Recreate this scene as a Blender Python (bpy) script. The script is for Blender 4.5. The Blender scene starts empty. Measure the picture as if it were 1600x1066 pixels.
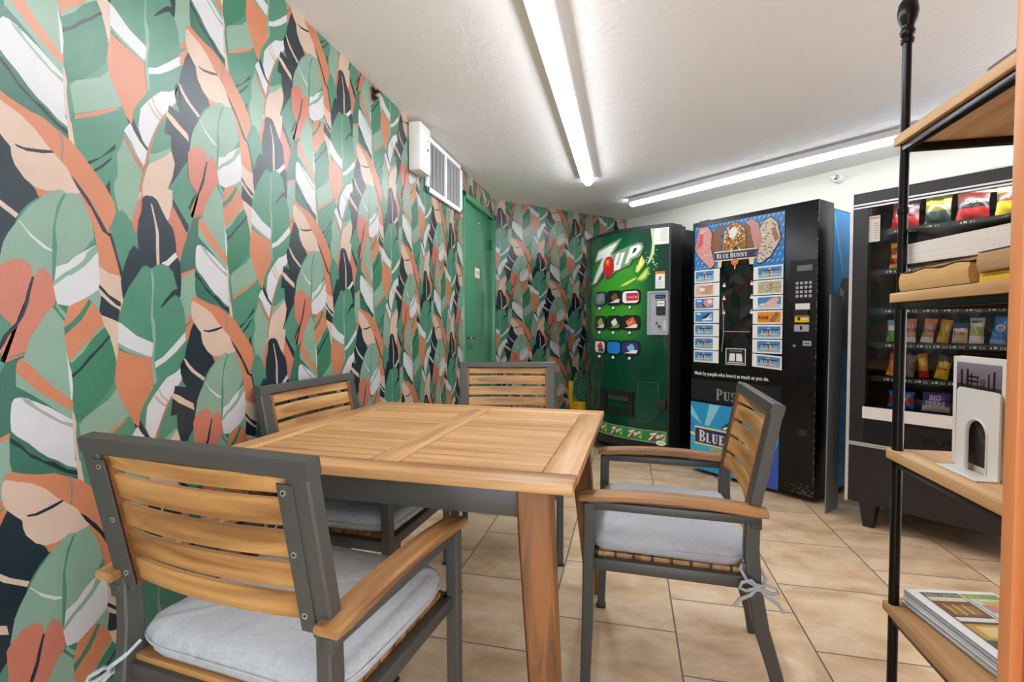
import bpy, bmesh, math, random
from mathutils import Vector, Matrix
random.seed(7)
scn = bpy.context.scene
COL = scn.collection
pi = math.pi

# ------------------------------------------------------------------ materials
def lin(h):
    h = h.lstrip('#')
    c = [int(h[i:i+2], 16)/255 for i in (0, 2, 4)]
    return tuple(x/12.92 if x <= .04045 else ((x+.055)/1.055)**2.4 for x in c) + (1,)

MATS = {}
def mat(name, hexc, rough=.5, metal=0, spec=.5, bump=0, bscale=200, var=0, vscale=6, coat=0, emit=0, alpha=1, trans=0, gain=1):
    if name in MATS: return MATS[name]
    m = bpy.data.materials.new(name); m.use_nodes = True
    nt = m.node_tree; b = nt.nodes['Principled BSDF']
    c = tuple(q*gain for q in lin(hexc)[:3])+(1,)
    b.inputs['Base Color'].default_value = c
    b.inputs['Roughness'].default_value = rough
    b.inputs['Metallic'].default_value = metal
    b.inputs['Specular IOR Level'].default_value = spec
    b.inputs['Coat Weight'].default_value = coat
    b.inputs['Coat Roughness'].default_value = .08
    if trans: b.inputs['Transmission Weight'].default_value = trans
    if emit:
        b.inputs['Emission Color'].default_value = c
        b.inputs['Emission Strength'].default_value = emit
    tc = nt.nodes.new('ShaderNodeTexCoord')
    if var:
        n = nt.nodes.new('ShaderNodeTexNoise'); n.inputs['Scale'].default_value = vscale; n.inputs['Detail'].default_value = 5
        nt.links.new(tc.outputs['Object'], n.inputs['Vector'])
        r = nt.nodes.new('ShaderNodeMapRange')
        r.inputs['From Min'].default_value = .3; r.inputs['From Max'].default_value = .7
        r.inputs['To Min'].default_value = 1-var; r.inputs['To Max'].default_value = 1+var
        nt.links.new(n.outputs['Fac'], r.inputs['Value'])
        mx = nt.nodes.new('ShaderNodeMix'); mx.data_type = 'RGBA'; mx.blend_type = 'MULTIPLY'
        mx.inputs[0].default_value = 1
        mx.inputs[6].default_value = c
        nt.links.new(r.outputs['Result'], mx.inputs[7])
        nt.links.new(mx.outputs[2], b.inputs['Base Color'])
    if bump:
        n2 = nt.nodes.new('ShaderNodeTexNoise'); n2.inputs['Scale'].default_value = bscale; n2.inputs['Detail'].default_value = 3
        nt.links.new(tc.outputs['Object'], n2.inputs['Vector'])
        bp = nt.nodes.new('ShaderNodeBump'); bp.inputs['Strength'].default_value = bump; bp.inputs['Distance'].default_value = .002
        nt.links.new(n2.outputs['Fac'], bp.inputs['Height'])
        nt.links.new(bp.outputs['Normal'], b.inputs['Normal'])
    MATS[name] = m
    return m

def wood(name, dark, light, axis='X', rough=.45, scale=1.0):
    if name in MATS: return MATS[name]
    m = bpy.data.materials.new(name); m.use_nodes = True
    nt = m.node_tree; b = nt.nodes['Principled BSDF']
    tc = nt.nodes.new('ShaderNodeTexCoord'); mp = nt.nodes.new('ShaderNodeMapping')
    s = [38*scale]*3; s['XYZ'.index(axis)] = 2.2*scale
    mp.inputs['Scale'].default_value = s
    nt.links.new(tc.outputs['Object'], mp.inputs['Vector'])
    n = nt.nodes.new('ShaderNodeTexNoise'); n.inputs['Scale'].default_value = 1; n.inputs['Detail'].default_value = 6; n.inputs['Distortion'].default_value = .6
    nt.links.new(mp.outputs['Vector'], n.inputs['Vector'])
    mp2 = nt.nodes.new('ShaderNodeMapping'); s2 = [11.0]*3; s2['XYZ'.index(axis)] = .9; mp2.inputs['Scale'].default_value = s2
    nt.links.new(tc.outputs['Object'], mp2.inputs['Vector'])
    n3 = nt.nodes.new('ShaderNodeTexNoise'); n3.inputs['Scale'].default_value = 1.3; n3.inputs['Detail'].default_value = 2
    nt.links.new(mp2.outputs['Vector'], n3.inputs['Vector'])
    ad = nt.nodes.new('ShaderNodeMath'); ad.operation = 'ADD'
    nt.links.new(n.outputs['Fac'], ad.inputs[0]); nt.links.new(n3.outputs['Fac'], ad.inputs[1])
    hf = nt.nodes.new('ShaderNodeMath'); hf.operation = 'MULTIPLY'; hf.inputs[1].default_value = .5
    nt.links.new(ad.outputs[0], hf.inputs[0])
    cr = nt.nodes.new('ShaderNodeValToRGB')
    cr.color_ramp.elements[0].position = .38; cr.color_ramp.elements[0].color = lin(dark)
    cr.color_ramp.elements[1].position = .60; cr.color_ramp.elements[1].color = lin(light)
    nt.links.new(hf.outputs[0], cr.inputs['Fac'])
    nt.links.new(cr.outputs['Color'], b.inputs['Base Color'])
    b.inputs['Roughness'].default_value = rough
    bp = nt.nodes.new('ShaderNodeBump'); bp.inputs['Strength'].default_value = .12; bp.inputs['Distance'].default_value = .001
    nt.links.new(n.outputs['Fac'], bp.inputs['Height']); nt.links.new(bp.outputs['Normal'], b.inputs['Normal'])
    MATS[name] = m
    return m

# ------------------------------------------------------------------ mesh builder
class MB:
    def __init__(s): s.bm = bmesh.new(); s.mats = []
    def mi(s, m):
        if m not in s.mats: s.mats.append(m)
        return s.mats.index(m)
    def _merge(s, tb, m, M=None):
        i = s.mi(m)
        if M is not None: bmesh.ops.transform(tb, matrix=M, verts=tb.verts)
        vm = {v: s.bm.verts.new(v.co) for v in tb.verts}
        for f in tb.faces:
            try: nf = s.bm.faces.new([vm[v] for v in f.verts])
            except ValueError: continue
            nf.material_index = i
        tb.free(); return s
    def box(s, x0, x1, y0, y1, z0, z1, m, bev=0, M=None, seg=2):
        tb = bmesh.new(); bmesh.ops.create_cube(tb, size=1)
        for v in tb.verts:
            v.co = Vector(((x0+x1)/2+v.co.x*(x1-x0), (y0+y1)/2+v.co.y*(y1-y0), (z0+z1)/2+v.co.z*(z1-z0)))
        if bev: bmesh.ops.bevel(tb, geom=list(tb.edges), offset=bev, segments=seg, profile=.5, affect='EDGES')
        return s._merge(tb, m, M)
    def rings(s, rs, m, cap=True, loop=False, M=None):
        tb = bmesh.new(); R = [[tb.verts.new(p) for p in r] for r in rs]
        n = len(R[0]); pairs = list(zip(R, R[1:])) + ([(R[-1], R[0])] if loop else [])
        for a, b in pairs:
            for i in range(n):
                tb.faces.new((a[i], a[(i+1) % n], b[(i+1) % n], b[i]))
        if cap and not loop:
            tb.faces.new(list(reversed(R[0]))); tb.faces.new(R[-1])
        bmesh.ops.recalc_face_normals(tb, faces=tb.faces)
        return s._merge(tb, m, M)
    def cyl(s, p0, p1, r0, m, r1=None, n=16, M=None):
        p0 = Vector(p0); p1 = Vector(p1); r1 = r0 if r1 is None else r1
        d = (p1-p0).normalized(); a = d.orthogonal().normalized(); b = d.cross(a)
        return s.rings([[p+(a*math.cos(2*pi*i/n)+b*math.sin(2*pi*i/n))*r for i in range(n)] for p, r in ((p0, r0), (p1, r1))], m, M=M)
    def lathe(s, prof, m, c=(0, 0, 0), axis='Z', n=24, M=None):
        rs = []
        for r, h in prof:
            ring = []
            for i in range(n):
                t = 2*pi*i/n; a, b = r*math.cos(t), r*math.sin(t)
                p = {'Z': (a, b, h), 'Y': (a, h, b), 'X': (h, a, b)}[axis]
                ring.append(Vector(p)+Vector(c))
            rs.append(ring)
        return s.rings(rs, m, M=M)
    def tube(s, pts, r, m, n=8, loop=False, M=None, flat=1):
        pts = [Vector(p) for p in pts]; N = len(pts); rs = []; up = None
        for i, p in enumerate(pts):
            if loop: d = pts[(i+1) % N]-pts[i-1]
            else: d = pts[min(i+1, N-1)]-pts[max(i-1, 0)]
            d.normalize()
            if up is None: up = d.orthogonal().normalized()
            up = (up-d*up.dot(d)).normalized(); b = d.cross(up)
            rr = r[i] if isinstance(r, (list, tuple)) else r
            rs.append([p+(up*math.cos(2*pi*k/n)*flat+b*math.sin(2*pi*k/n))*rr for k in range(n)])
        return s.rings(rs, m, loop=loop, M=M)
    def sweep(s, pts, wx, wn, m, axis=(1, 0, 0), M=None):
        """rectangular bar along pts lying in a plane normal to axis; wx along axis, wn across"""
        pts = [Vector(p) for p in pts]; ax = Vector(axis); rs = []
        for i, p in enumerate(pts):
            d = (pts[min(i+1, len(pts)-1)]-pts[max(i-1, 0)]).normalized(); nn = d.cross(ax).normalized()
            w = wn[i] if isinstance(wn, (list, tuple)) else wn
            c = min(wx, w)*.12
            prof = [(-wx/2+c, -w/2), (wx/2-c, -w/2), (wx/2, -w/2+c), (wx/2, w/2-c), (wx/2-c, w/2), (-wx/2+c, w/2), (-wx/2, w/2-c), (-wx/2, -w/2+c)]
            rs.append([p+ax*a+nn*b for a, b in prof])
        return s.rings(rs, m, M=M)
    def poly(s, pts, m, f, cut=0, thick=0):
        """flat outline in (u,v), optionally cut in strips along u, mapped with f(u,v) -> 3D"""
        tb = bmesh.new()
        vs = [tb.verts.new((p[0], p[1], 0)) for p in pts]
        try: fa = tb.faces.new(vs)
        except ValueError: tb.free(); return s
        fa.normal_update()
        if fa.normal.z < 0: fa.normal_flip()
        bmesh.ops.triangulate(tb, faces=[fa], ngon_method='EAR_CLIP')
        if cut:
            us = [p[0] for p in pts]; k = math.floor(min(us)/cut)+1
            while k*cut < max(us):
                bmesh.ops.bisect_plane(tb, geom=list(tb.verts)+list(tb.edges)+list(tb.faces), plane_co=(k*cut, 0, 0), plane_no=(1, 0, 0)); k += 1
        for v in tb.verts: v.co = Vector(f(v.co.x, v.co.y))
        return s._merge(tb, m)
    def prism(s, pts, m, f, t):
        """outline (u,v) extruded: f(u,v,d) for d=0 and d=t"""
        tb = bmesh.new()
        a = [tb.verts.new(f(u, v, 0)) for u, v in pts]; b = [tb.verts.new(f(u, v, t)) for u, v in pts]
        n = len(pts)
        for i in range(n): tb.faces.new((a[i], a[(i+1) % n], b[(i+1) % n], b[i]))
        fa = tb.faces.new(a); fb = tb.faces.new(list(reversed(b)))
        fa.normal_update(); fb.normal_update()
        bmesh.ops.triangulate(tb, faces=[fa, fb], ngon_method='EAR_CLIP')
        bmesh.ops.recalc_face_normals(tb, faces=tb.faces)
        return s._merge(tb, m)
    def text(s, string, size, m, f, shear=0, sx=1, bold=0, align='LEFT', cut=0):
        cu = bpy.data.curves.new('t', 'FONT'); cu.body = string; cu.size = size; cu.shear = shear; cu.offset = bold
        cu.align_x = align; cu.resolution_u = 3
        ob = bpy.data.objects.new('t', cu); COL.objects.link(ob)
        dg = bpy.context.evaluated_depsgraph_get(); dg.update()
        me = bpy.data.meshes.new_from_object(ob.evaluated_get(dg))
        tb = bmesh.new(); tb.from_mesh(me)
        bpy.data.objects.remove(ob); bpy.data.curves.remove(cu); bpy.data.meshes.remove(me)
        bmesh.ops.triangulate(tb, faces=list(tb.faces))
        for v in tb.verts: v.co = Vector(f(v.co.x*sx, v.co.y))
        return s._merge(tb, m)
    def obj(s, name, parent=None, loc=(0, 0, 0), rotz=0, smooth=35, label=None):
        me = bpy.data.meshes.new(name); s.bm.to_mesh(me); s.bm.free()
        for m in s.mats: me.materials.append(m)
        if smooth:
            me.polygons.foreach_set('use_smooth', [True]*len(me.polygons))
            me.set_sharp_from_angle(angle=math.radians(smooth))
        o = bpy.data.objects.new(name, me); COL.objects.link(o)
        o.location = loc; o.rotation_euler = (0, 0, rotz)
        if parent: o.parent = parent
        if label: o['label'] = label
        return o

def thing(name, label, cat, loc=(0, 0, 0), rotz=0, group=None):
    o = bpy.data.objects.new(name, None); COL.objects.link(o); o.empty_display_size = .1
    o.location = loc; o.rotation_euler = (0, 0, rotz)
    return tag(o, label, cat, group)
def tag(o, label, cat, group=None):
    o['label'] = label; o['category'] = cat
    if group: o['group'] = group
    return o
def struct(o): o['kind'] = 'structure'; return o
def dup(root, loc, rotz, label, group=None):
    r = root.copy(); COL.objects.link(r); r.location = loc; r.rotation_euler = (0, 0, rotz); r['label'] = label
    if group: r['group'] = group
    def rec(src, dst):
        for ch in list(src.children):
            c = ch.copy(); COL.objects.link(c); c.parent = dst; rec(ch, c)
    rec(root, r)
    return r
def circ(cx, cy, rx, ry=None, n=20, a0=0, a1=2*pi):
    ry = rx if ry is None else ry
    full = abs(a1-a0-2*pi) < 1e-6
    k = n if full else n+1
    return [(cx+rx*math.cos(a0+(a1-a0)*i/n), cy+ry*math.sin(a0+(a1-a0)*i/n)) for i in range(k)]
def rrect(x0, x1, y0, y1, r, n=4):
    out = []
    for cx, cy, a in ((x1-r, y0+r, -pi/2), (x1-r, y1-r, 0), (x0+r, y1-r, pi/2), (x0+r, y0+r, pi)):
        out += [(cx+r*math.cos(a+pi/2*i/n), cy+r*math.sin(a+pi/2*i/n)) for i in range(n+1)]
    return out
EXPO, WORLD, TUBE = .60, 3.0, 28
WP=[
('sage','121,7 175,12 177,-34 160,-49 153,-93 129,-117 127,-85 111,-46 118,-25'),
('sage','120,16 177,39 177,-30 117,-33'),
('orange','129,-104 148,-89 153,-102 132,-116'),
('orange','130,-129 153,-104 162,-112 145,-147 131,-168 127,-141'),
('teal','206,205 189,172 189,133 217,107 248,80 206,92 186,100 183,86 179,46 117,21 118,58 133,110 149,153 163,187'),
('orange','119,24 177,48 177,39 121,14'),
('green','106,289 99,261 98,214 143,137 146,146 146,147 160,191 180,230 200,269 171,272'),
('navy','98,225 108,212 126,187 147,162 143,140 131,148 114,176 98,203'),
('coral','99,204 141,138 140,128 123,83 117,56 106,67 104,96 100,122 84,152 79,164 93,185'),
('sage','293,33 306,49 359,82 385,114 401,69 413,38 345,-2 301,-26'),
('orange','302,-27 345,-3 387,25 404,27 357,-6 302,-38'),
('green','304,-38 357,-7 406,25 415,2 401,-37 387,-63 382,-101 379,-152 374,-192 349,-160 322,-126 303,-108'),
('navy','326,-123 355,-104 390,-61 390,-74 363,-99 330,-129'),
('navy','338,-139 355,-123 381,-95 379,-103 359,-127 342,-142'),
('navy','364,-170 375,-152 376,-189'),
('sage','-30,348 -38,319 -45,305 -50,289 -48,265 -49,241 -57,226 -58,218 -57,193 -51,167 -49,158 -30,150 -16,137 -3,171 4,201 5,218 14,265 20,286 -14,332'),
('rust','-33,338 -28,347 -14,325 2,302 20,286 15,268 -3,290 -22,320'),
('peach','97,351 108,320 101,286 85,246 98,246 99,269 97,209 87,168 81,162 51,183 9,171 1,195 8,226 9,219 23,275 33,299 71,326'),
('coral','12,242 9,210 1,194 -16,142 -10,110 -2,99 5,115 11,171 15,204'),
('sage','95,361 96,348 71,324 31,295 35,325 58,335'),
('green','109,481 108,450 99,393 95,359 72,342 55,331 39,324 42,352 56,389 74,426'),
('navy','-32,448 -25,435 -14,412 -3,388 9,364 21,342 33,334 31,324 18,334 4,353 -11,371 -21,383 -25,412 -30,429 -43,433 -34,444'),
('orange','-59,-180 -15,-195 28,-206 30,-224 28,-230 32,-278 16,-303 5,-319 -6,-342 -10,-373 -14,-374 -25,-361 -39,-332 -51,-306 -63,-276 -68,-245 -65,-199 -63,-203'),
('white','-14,382 -6,366 9,345 31,325 18,285 3,307 -14,337 -31,356 -26,366'),
('green','-43,164 -30,155 -19,136 -5,110 1,85 -2,68 -16,70 -27,57 -37,27 -43,13 -52,42 -61,75 -68,99 -62,116 -49,142'),
('peach','-97,21 -76,6 -47,1 -46,-12 -43,-58 -51,-94 -56,-168 -59,-182 -62,-205 -68,-182 -77,-145 -92,-116 -99,-86 -100,-32'),
('navy','-100,-24 -94,-27 -77,-46 -49,-63 -49,-74 -59,-71 -81,-51 -99,-32'),
('navy','-95,-49 -73,-69 -52,-82 -56,-111 -74,-103 -96,-95 -100,-83'),
('white','132,527 110,518 95,507 70,497 53,479 32,455 13,428 9,402 6,377 16,350 32,334 45,368 62,401 77,433 103,471 130,506'),
('sand','31,451 34,455 52,436 69,422 65,417 47,430'),
('sand','43,468 47,470 55,452 75,433 72,427 51,449'),
('rust','130,508 103,473 71,431 54,397 35,351 28,327 21,294 13,262 3,216 9,218 19,264 31,308 41,342 48,370 63,403 75,426 105,469 129,502'),
('sage','-195,-77 -208,-93 -222,-119 -238,-143 -246,-171 -252,-189 -264,-205 -265,-243 -246,-257 -226,-274 -207,-291 -184,-312 -163,-332 -160,-283 -166,-213 -169,-164 -173,-121 -175,-109'),
('orange','-264,-204 -261,-192 -254,-186 -252,-188 -242,-198 -225,-220 -197,-253 -172,-278 -160,-287 -163,-308 -182,-295 -209,-272 -229,-255 -251,-230 -263,-215'),
('green2','-90,-119 -79,-140 -70,-172 -64,-210 -67,-240 -73,-262 -94,-289 -127,-320 -112,-312 -155,-341 -158,-313 -162,-282 -164,-235 -166,-201 -163,-203 -138,-178 -95,-126'),
('sage','-91,-115 -88,-123 -116,-149 -117,-149 -136,-179 -162,-204 -168,-197 -138,-168 -108,-133'),
('orange','-169,-83 -164,-73 -155,-64 -137,-56 -123,-56 -114,-65 -116,-65 -101,-86 -95,-99 -90,-117 -105,-131 -122,-153 -146,-176 -164,-200 -169,-181 -175,-140 -175,-119'),
('green2','-123,-60 -115,-65 -128,-89 -140,-109 -156,-124 -173,-141 -175,-124 -160,-113 -142,-92 -129,-72'),
('navy','-78,-142 -76,-147 -98,-173 -124,-200 -141,-220 -161,-237 -163,-229 -145,-216 -123,-188 -104,-171'),
('white','-171,-178 -168,-198 -163,-221 -163,-214 -160,-257 -162,-285 -165,-284 -168,-235 -170,-192'),
('green2','-196,-79 -186,-69 -176,-66 -164,-71 -169,-94 -174,-110'),
('sage','-191,-75 -186,-73 -178,-85 -169,-94 -171,-105 -182,-91'),
('teal','-277,-330 -265,-345 -229,-383 -194,-412 -176,-435 -154,-450 -156,-469 -173,-458 -188,-447 -211,-436 -242,-431 -274,-421 -278,-400 -279,-390 -278,-358'),
('navy','-278,-345 -273,-348 -257,-365 -248,-381 -230,-396 -221,-406 -202,-413 -187,-428 -176,-437 -154,-446 -153,-457 -176,-446 -195,-432 -213,-417 -230,-403 -242,-395 -258,-373 -278,-355'),
('white','-275,-293 -273,-276 -268,-267 -258,-266 -243,-271 -230,-277 -209,-293 -184,-313 -163,-330 -162,-355 -160,-422 -156,-423 -155,-440 -176,-429 -194,-413 -212,-401 -229,-384 -246,-363 -265,-345 -275,-332 -276,-312'),
('grey','-257,-267 -243,-273 -227,-293 -206,-310 -185,-328 -162,-338 -164,-347 -185,-334 -210,-315 -232,-295 -249,-280'),
('teal','-243,-273 -238,-266 -223,-278 -207,-291 -213,-291 -230,-280'),
('peach','-163,-308 -159,-317 -155,-340 -157,-363 -155,-387 -151,-425 -149,-425 -143,-471 -141,-484 -154,-471 -157,-439 -157,-423 -161,-408 -163,-355'),
('navy','157,-111 171,-128 181,-142 184,-162 192,-178 208,-199 230,-225 209,-246 195,-265 186,-285 162,-396 138,-428 110,-473 84,-510 98,-479 107,-438 99,-404 97,-364 78,-364 85,-321 93,-284 129,-293 116,-270 111,-250 112,-226 126,-206 111,-255 113,-237 124,-216 130,-185 139,-158 146,-134'),
('peach','121,-210 127,-212 141,-231 159,-249 191,-272 186,-281 159,-261 146,-251 130,-231'),
('peach','85,-303 105,-312 126,-327 150,-341 153,-361 119,-341 104,-333 84,-316'),
('orange','151,-53 157,-39 165,-35 180,-43 213,-55 241,-60 266,-75 292,-90 311,-108 338,-139 366,-173 383,-202 387,-225 377,-253 367,-274 377,-272 375,-283 384,-321 397,-378 367,-373 345,-359 343,-331 338,-296 333,-260 334,-284 328,-257 318,-231 305,-205 277,-236 226,-226 220,-210'),
('peach','150,-54 156,-49 176,-59 199,-69 223,-88 247,-117 262,-132 283,-152 294,-174 311,-197 301,-203 285,-207 270,-211 256,-208 241,-212 220,-209 203,-197 187,-174 182,-157 181,-140 171,-129 156,-110 151,-99 148,-77'),
('navy','188,-132 204,-134 229,-129 254,-123 258,-127 236,-135 208,-140 192,-137'),
('grey2','267,-75 272,-76 278,-102 274,-139 270,-138 273,-102'),
('navy','289,-164 302,-177 325,-206 352,-251 366,-277 375,-277 384,-312 395,-352 401,-375 397,-391 390,-358 380,-318 371,-287 354,-276 332,-231 301,-187'),
('sage2','-288,-2 -279,44 -270,65 -250,100 -235,124 -209,152 -190,168 -179,175 -170,175 -162,171 -153,174 -135,175 -124,150 -114,124 -108,98 -107,85 -131,49 -149,34 -180,7 -186,4 -189,-25 -194,-37 -208,-24 -230,-27'),
('green','-162,170 -171,151 -180,124 -184,107 -186,88 -184,51 -187,10 -190,-25 -194,-37 -195,-25 -196,-20 -194,9 -193,50 -191,91 -186,117 -182,140 -170,166'),
('white','-254,94 -249,92 -239,78 -228,67 -206,50 -193,42 -194,39 -208,43 -221,54 -233,65 -241,77 -248,87'),
('white','-187,7 -164,18 -149,34 -132,47 -103,67 -99,47 -97,-17 -101,-37 -127,-56 -164,-77 -187,-73 -194,-37 -191,-24'),
('sage','-103,67 -100,51 -129,15 -157,-8 -165,-10 -192,-34 -194,-32 -192,-24 -173,-6 -145,15 -130,30 -123,48'),
('sage','-127,-57 -101,-36 -100,-37 -95,-52 -100,-84 -101,-87 -108,-75 -116,-65 -122,-60'),
('coral','-294,-14 -287,-4 -269,12 -248,16 -235,6 -229,-5 -225,-13 -219,-2 -211,3 -204,-5 -195,-16 -193,-37 -189,-63 -193,-76 -210,-95 -222,-118 -238,-142 -247,-173 -266,-180 -289,-189 -240,-176 -282,-194 -290,-167 -272,-133 -270,-116 -278,-110 -284,-100 -293,-89'),
('sage2','-231,-3 -224,-12 -229,-19'),
('navy','-232,-18 -228,-18 -234,-46 -240,-76 -249,-102 -262,-125 -275,-141 -282,-157 -291,-172 -295,-168 -282,-138 -259,-110 -248,-82 -242,-52'),
('navy','26,215 17,210 11,201 9,171 0,145 -4,113 -1,71 -13,80 -25,64 -37,32 -45,2 -48,-12 -44,-52 -6,-56 46,-54 102,-43 116,-38 119,-3 119,19 117,53 108,69 104,73 106,91 102,122 96,144 79,162 66,184 53,208 39,216 30,213'),
('white','61,46 76,54 103,80 105,73 109,68 79,38 64,39'),
('peach','34,197 38,194 46,162 55,124 55,89 55,41 47,39 46,82 47,122 43,154 37,180'),
('green','32,28 16,34 6,28 -12,-1 -30,-27 -41,-51 -48,-75 -55,-94 -56,-112 -49,-131 -9,-170 29,-197 28,-230 30,-275 42,-265 55,-256 83,-246 111,-233 113,-213 126,-191 132,-165 130,-149 129,-111 126,-76 113,-40 107,-19 98,11 94,25 81,39 65,44 48,39'),
('white','-58,-111 -49,-115 -11,-146 33,-165 32,-190 26,-203 -5,-190 -34,-176 -59,-161'),
('sage','-59,-161 -34,-176 -5,-189 27,-202 27,-207 -10,-196 -39,-184 -59,-170'),
('white','129,-137 130,-161 99,-191 67,-215 36,-231 35,-215 59,-203 91,-174'),
('navy','53,-74 71,-49 91,-26 107,-18 116,-20 116,-38 111,-43 100,-35 82,-49 62,-69'),
('sage','32,30 38,6 39,-19 34,-54 33,-92 39,-117 40,-157 35,-197 33,-222 38,-239 39,-248 40,-269 30,-274 27,-230 27,-209 32,-172 30,-132 27,-97 30,-60 33,-22 31,12')]
WPD = [(c_, [tuple(int(k)/1000 for k in p.split(',')) for p in s_.split()]) for c_, s_ in WP]
# ------------------------------------------------------------------ camera
cam_d = bpy.data.cameras.new('camera'); cam = bpy.data.objects.new('camera', cam_d); COL.objects.link(cam)
cam_d.sensor_width = 36; cam_d.lens = 36*770/1600; cam_d.clip_start = .02
cam.location = (0, 0, 1.08)
cam.rotation_euler = (pi/2-math.atan(24/770), 0, math.radians(13.3))
scn.camera = cam
scn.view_settings.view_transform = 'Standard'; scn.view_settings.look = 'None'
scn.view_settings.gamma = 1; scn.view_settings.use_curve_mapping = False
scn.view_settings.exposure = EXPO
w = bpy.data.worlds.new('world'); scn.world = w; w.use_nodes = True
w.node_tree.nodes['Background'].inputs['Color'].default_value = (.80, .90, 1, 1)
w.node_tree.nodes['Background'].inputs['Strength'].default_value = WORLD

# ------------------------------------------------------------------ room shell
WX, CZ = -1.204, 2.24            # left wall plane, ceiling height
CY = 4.42                        # corner of the left and the back wall
C2 = (-.03, 5.60)                # corner of the back and the white wall
WD = Vector((.733, -.680, 0)); WN = Vector((-.680, -.733, 0))   # along the white wall, out of it
WEND = Vector((C2[0], C2[1], 0))+WD*3.6

def floor_mat():
    m = bpy.data.materials.new('floor_tile'); m.use_nodes = True
    nt = m.node_tree; b = nt.nodes['Principled BSDF']; L = nt.links.new; N = nt.nodes.new
    tc = N('ShaderNodeTexCoord'); sp = N('ShaderNodeSeparateXYZ'); L(tc.outputs['Object'], sp.inputs[0])
    ax = N('ShaderNodeMath'); ax.inputs[1].default_value = -2.233+.4425*20; L(sp.outputs['Y'], ax.inputs[0])
    ay = N('ShaderNodeMath'); ay.inputs[1].default_value = -.17+.4425*20; L(sp.outputs['X'], ay.inputs[0])
    cb = N('ShaderNodeCombineXYZ'); L(ax.outputs[0], cb.inputs['X']); L(ay.outputs[0], cb.inputs['Y'])
    br = N('ShaderNodeTexBrick'); L(cb.outputs[0], br.inputs['Vector'])
    br.offset = .5; br.inputs['Scale'].default_value = 1; br.inputs['Mortar Size'].default_value = .003; br.inputs['Mortar Smooth'].default_value = .1
    br.inputs['Brick Width'].default_value = .4425; br.inputs['Row Height'].default_value = .4425; br.inputs['Bias'].default_value = 0
    br.inputs['Color1'].default_value = (0, 0, 0, 1); br.inputs['Color2'].default_value = (1, 1, 1, 1); br.inputs['Mortar'].default_value = (.5, .5, .5, 1)
    # cloudy stone colour, shifted per tile
    sh = N('ShaderNodeVectorMath'); sh.operation = 'MULTIPLY_ADD'; sh.inputs[1].default_value = (1, 1, 1)
    sc = N('ShaderNodeVectorMath'); sc.operation = 'SCALE'; sc.inputs['Scale'].default_value = 9; L(br.outputs['Color'], sc.inputs[0])
    L(tc.outputs['Object'], sh.inputs[0]); L(sc.outputs[0], sh.inputs[2])
    mp = N('ShaderNodeMapping'); mp.inputs['Scale'].default_value = (1, 1.6, 1); L(sh.outputs[0], mp.inputs['Vector'])
    n = N('ShaderNodeTexNoise'); n.inputs['Scale'].default_value = 5; n.inputs['Detail'].default_value = 7; n.inputs['Roughness'].default_value = .6; n.inputs['Distortion'].default_value = .3
    L(mp.outputs[0], n.inputs['Vector'])
    cr = N('ShaderNodeValToRGB'); e = cr.color_ramp.elements
    e[0].position = .30; e[0].color = lin('#c4a07a'); e[1].position = .70; e[1].color = lin('#efd8b8')
    q = cr.color_ramp.elements.new(.5); q.color = lin('#e0c19c')
    L(n.outputs['Fac'], cr.inputs['Fac'])
    n2 = N('ShaderNodeTexNoise'); n2.inputs['Scale'].default_value = 60; n2.inputs['Detail'].default_value = 4; L(tc.outputs['Object'], n2.inputs['Vector'])
    r2 = N('ShaderNodeMapRange'); r2.inputs['To Min'].default_value = .90; r2.inputs['To Max'].default_value = 1.10; L(n2.outputs['Fac'], r2.inputs['Value'])
    mu = N('ShaderNodeMix'); mu.data_type = 'RGBA'; mu.blend_type = 'MULTIPLY'; mu.inputs[0].default_value = 1
    L(cr.outputs['Color'], mu.inputs[6]); L(r2.outputs['Result'], mu.inputs[7])
    gm = N('ShaderNodeMix'); gm.data_type = 'RGBA'; L(br.outputs['Fac'], gm.inputs[0]); L(mu.outputs[2], gm.inputs[6]); gm.inputs[7].default_value = lin('#74685c')
    L(gm.outputs[2], b.inputs['Base Color'])
    b.inputs['Roughness'].default_value = .38; b.inputs['Specular IOR Level'].default_value = .4
    bp = N('ShaderNodeBump'); bp.invert = True; bp.inputs['Strength'].default_value = .5; bp.inputs['Distance'].default_value = .003
    L(br.outputs['Fac'], bp.inputs['Height']); L(bp.outputs['Normal'], b.inputs['Normal'])
    return m
m_floor = floor_mat()
def ceil_mat():
    m = mat('ceiling_plaster', '#eeedeb', .85)
    nt = m.node_tree; b = nt.nodes['Principled BSDF']; L = nt.links.new; N = nt.nodes.new
    tc = N('ShaderNodeTexCoord')
    n = N('ShaderNodeTexNoise'); n.inputs['Scale'].default_value = 9; n.inputs['Detail'].default_value = 9; n.inputs['Roughness'].default_value = .68; n.inputs['Distortion'].default_value = 1.6
    L(tc.outputs['Object'], n.inputs['Vector'])
    bp = N('ShaderNodeBump'); bp.inputs['Strength'].default_value = .55; bp.inputs['Distance'].default_value = .012
    L(n.outputs['Fac'], bp.inputs['Height']); L(bp.outputs['Normal'], b.inputs['Normal'])
    return m
m_ceil = ceil_mat()
m_cream = mat('cream_wall_paint', '#d6d3c6', .7, bump=.15, bscale=90)
m_white = mat('white_paint', '#e8e8e6', .45)
m_orange = mat('orange_paint', '#dc8648', .55, bump=.9, bscale=55, var=.05, vscale=20)
m_orange2 = mat('orange_trim_paint', '#e2935a', .42, bump=.12, bscale=60)

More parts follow.
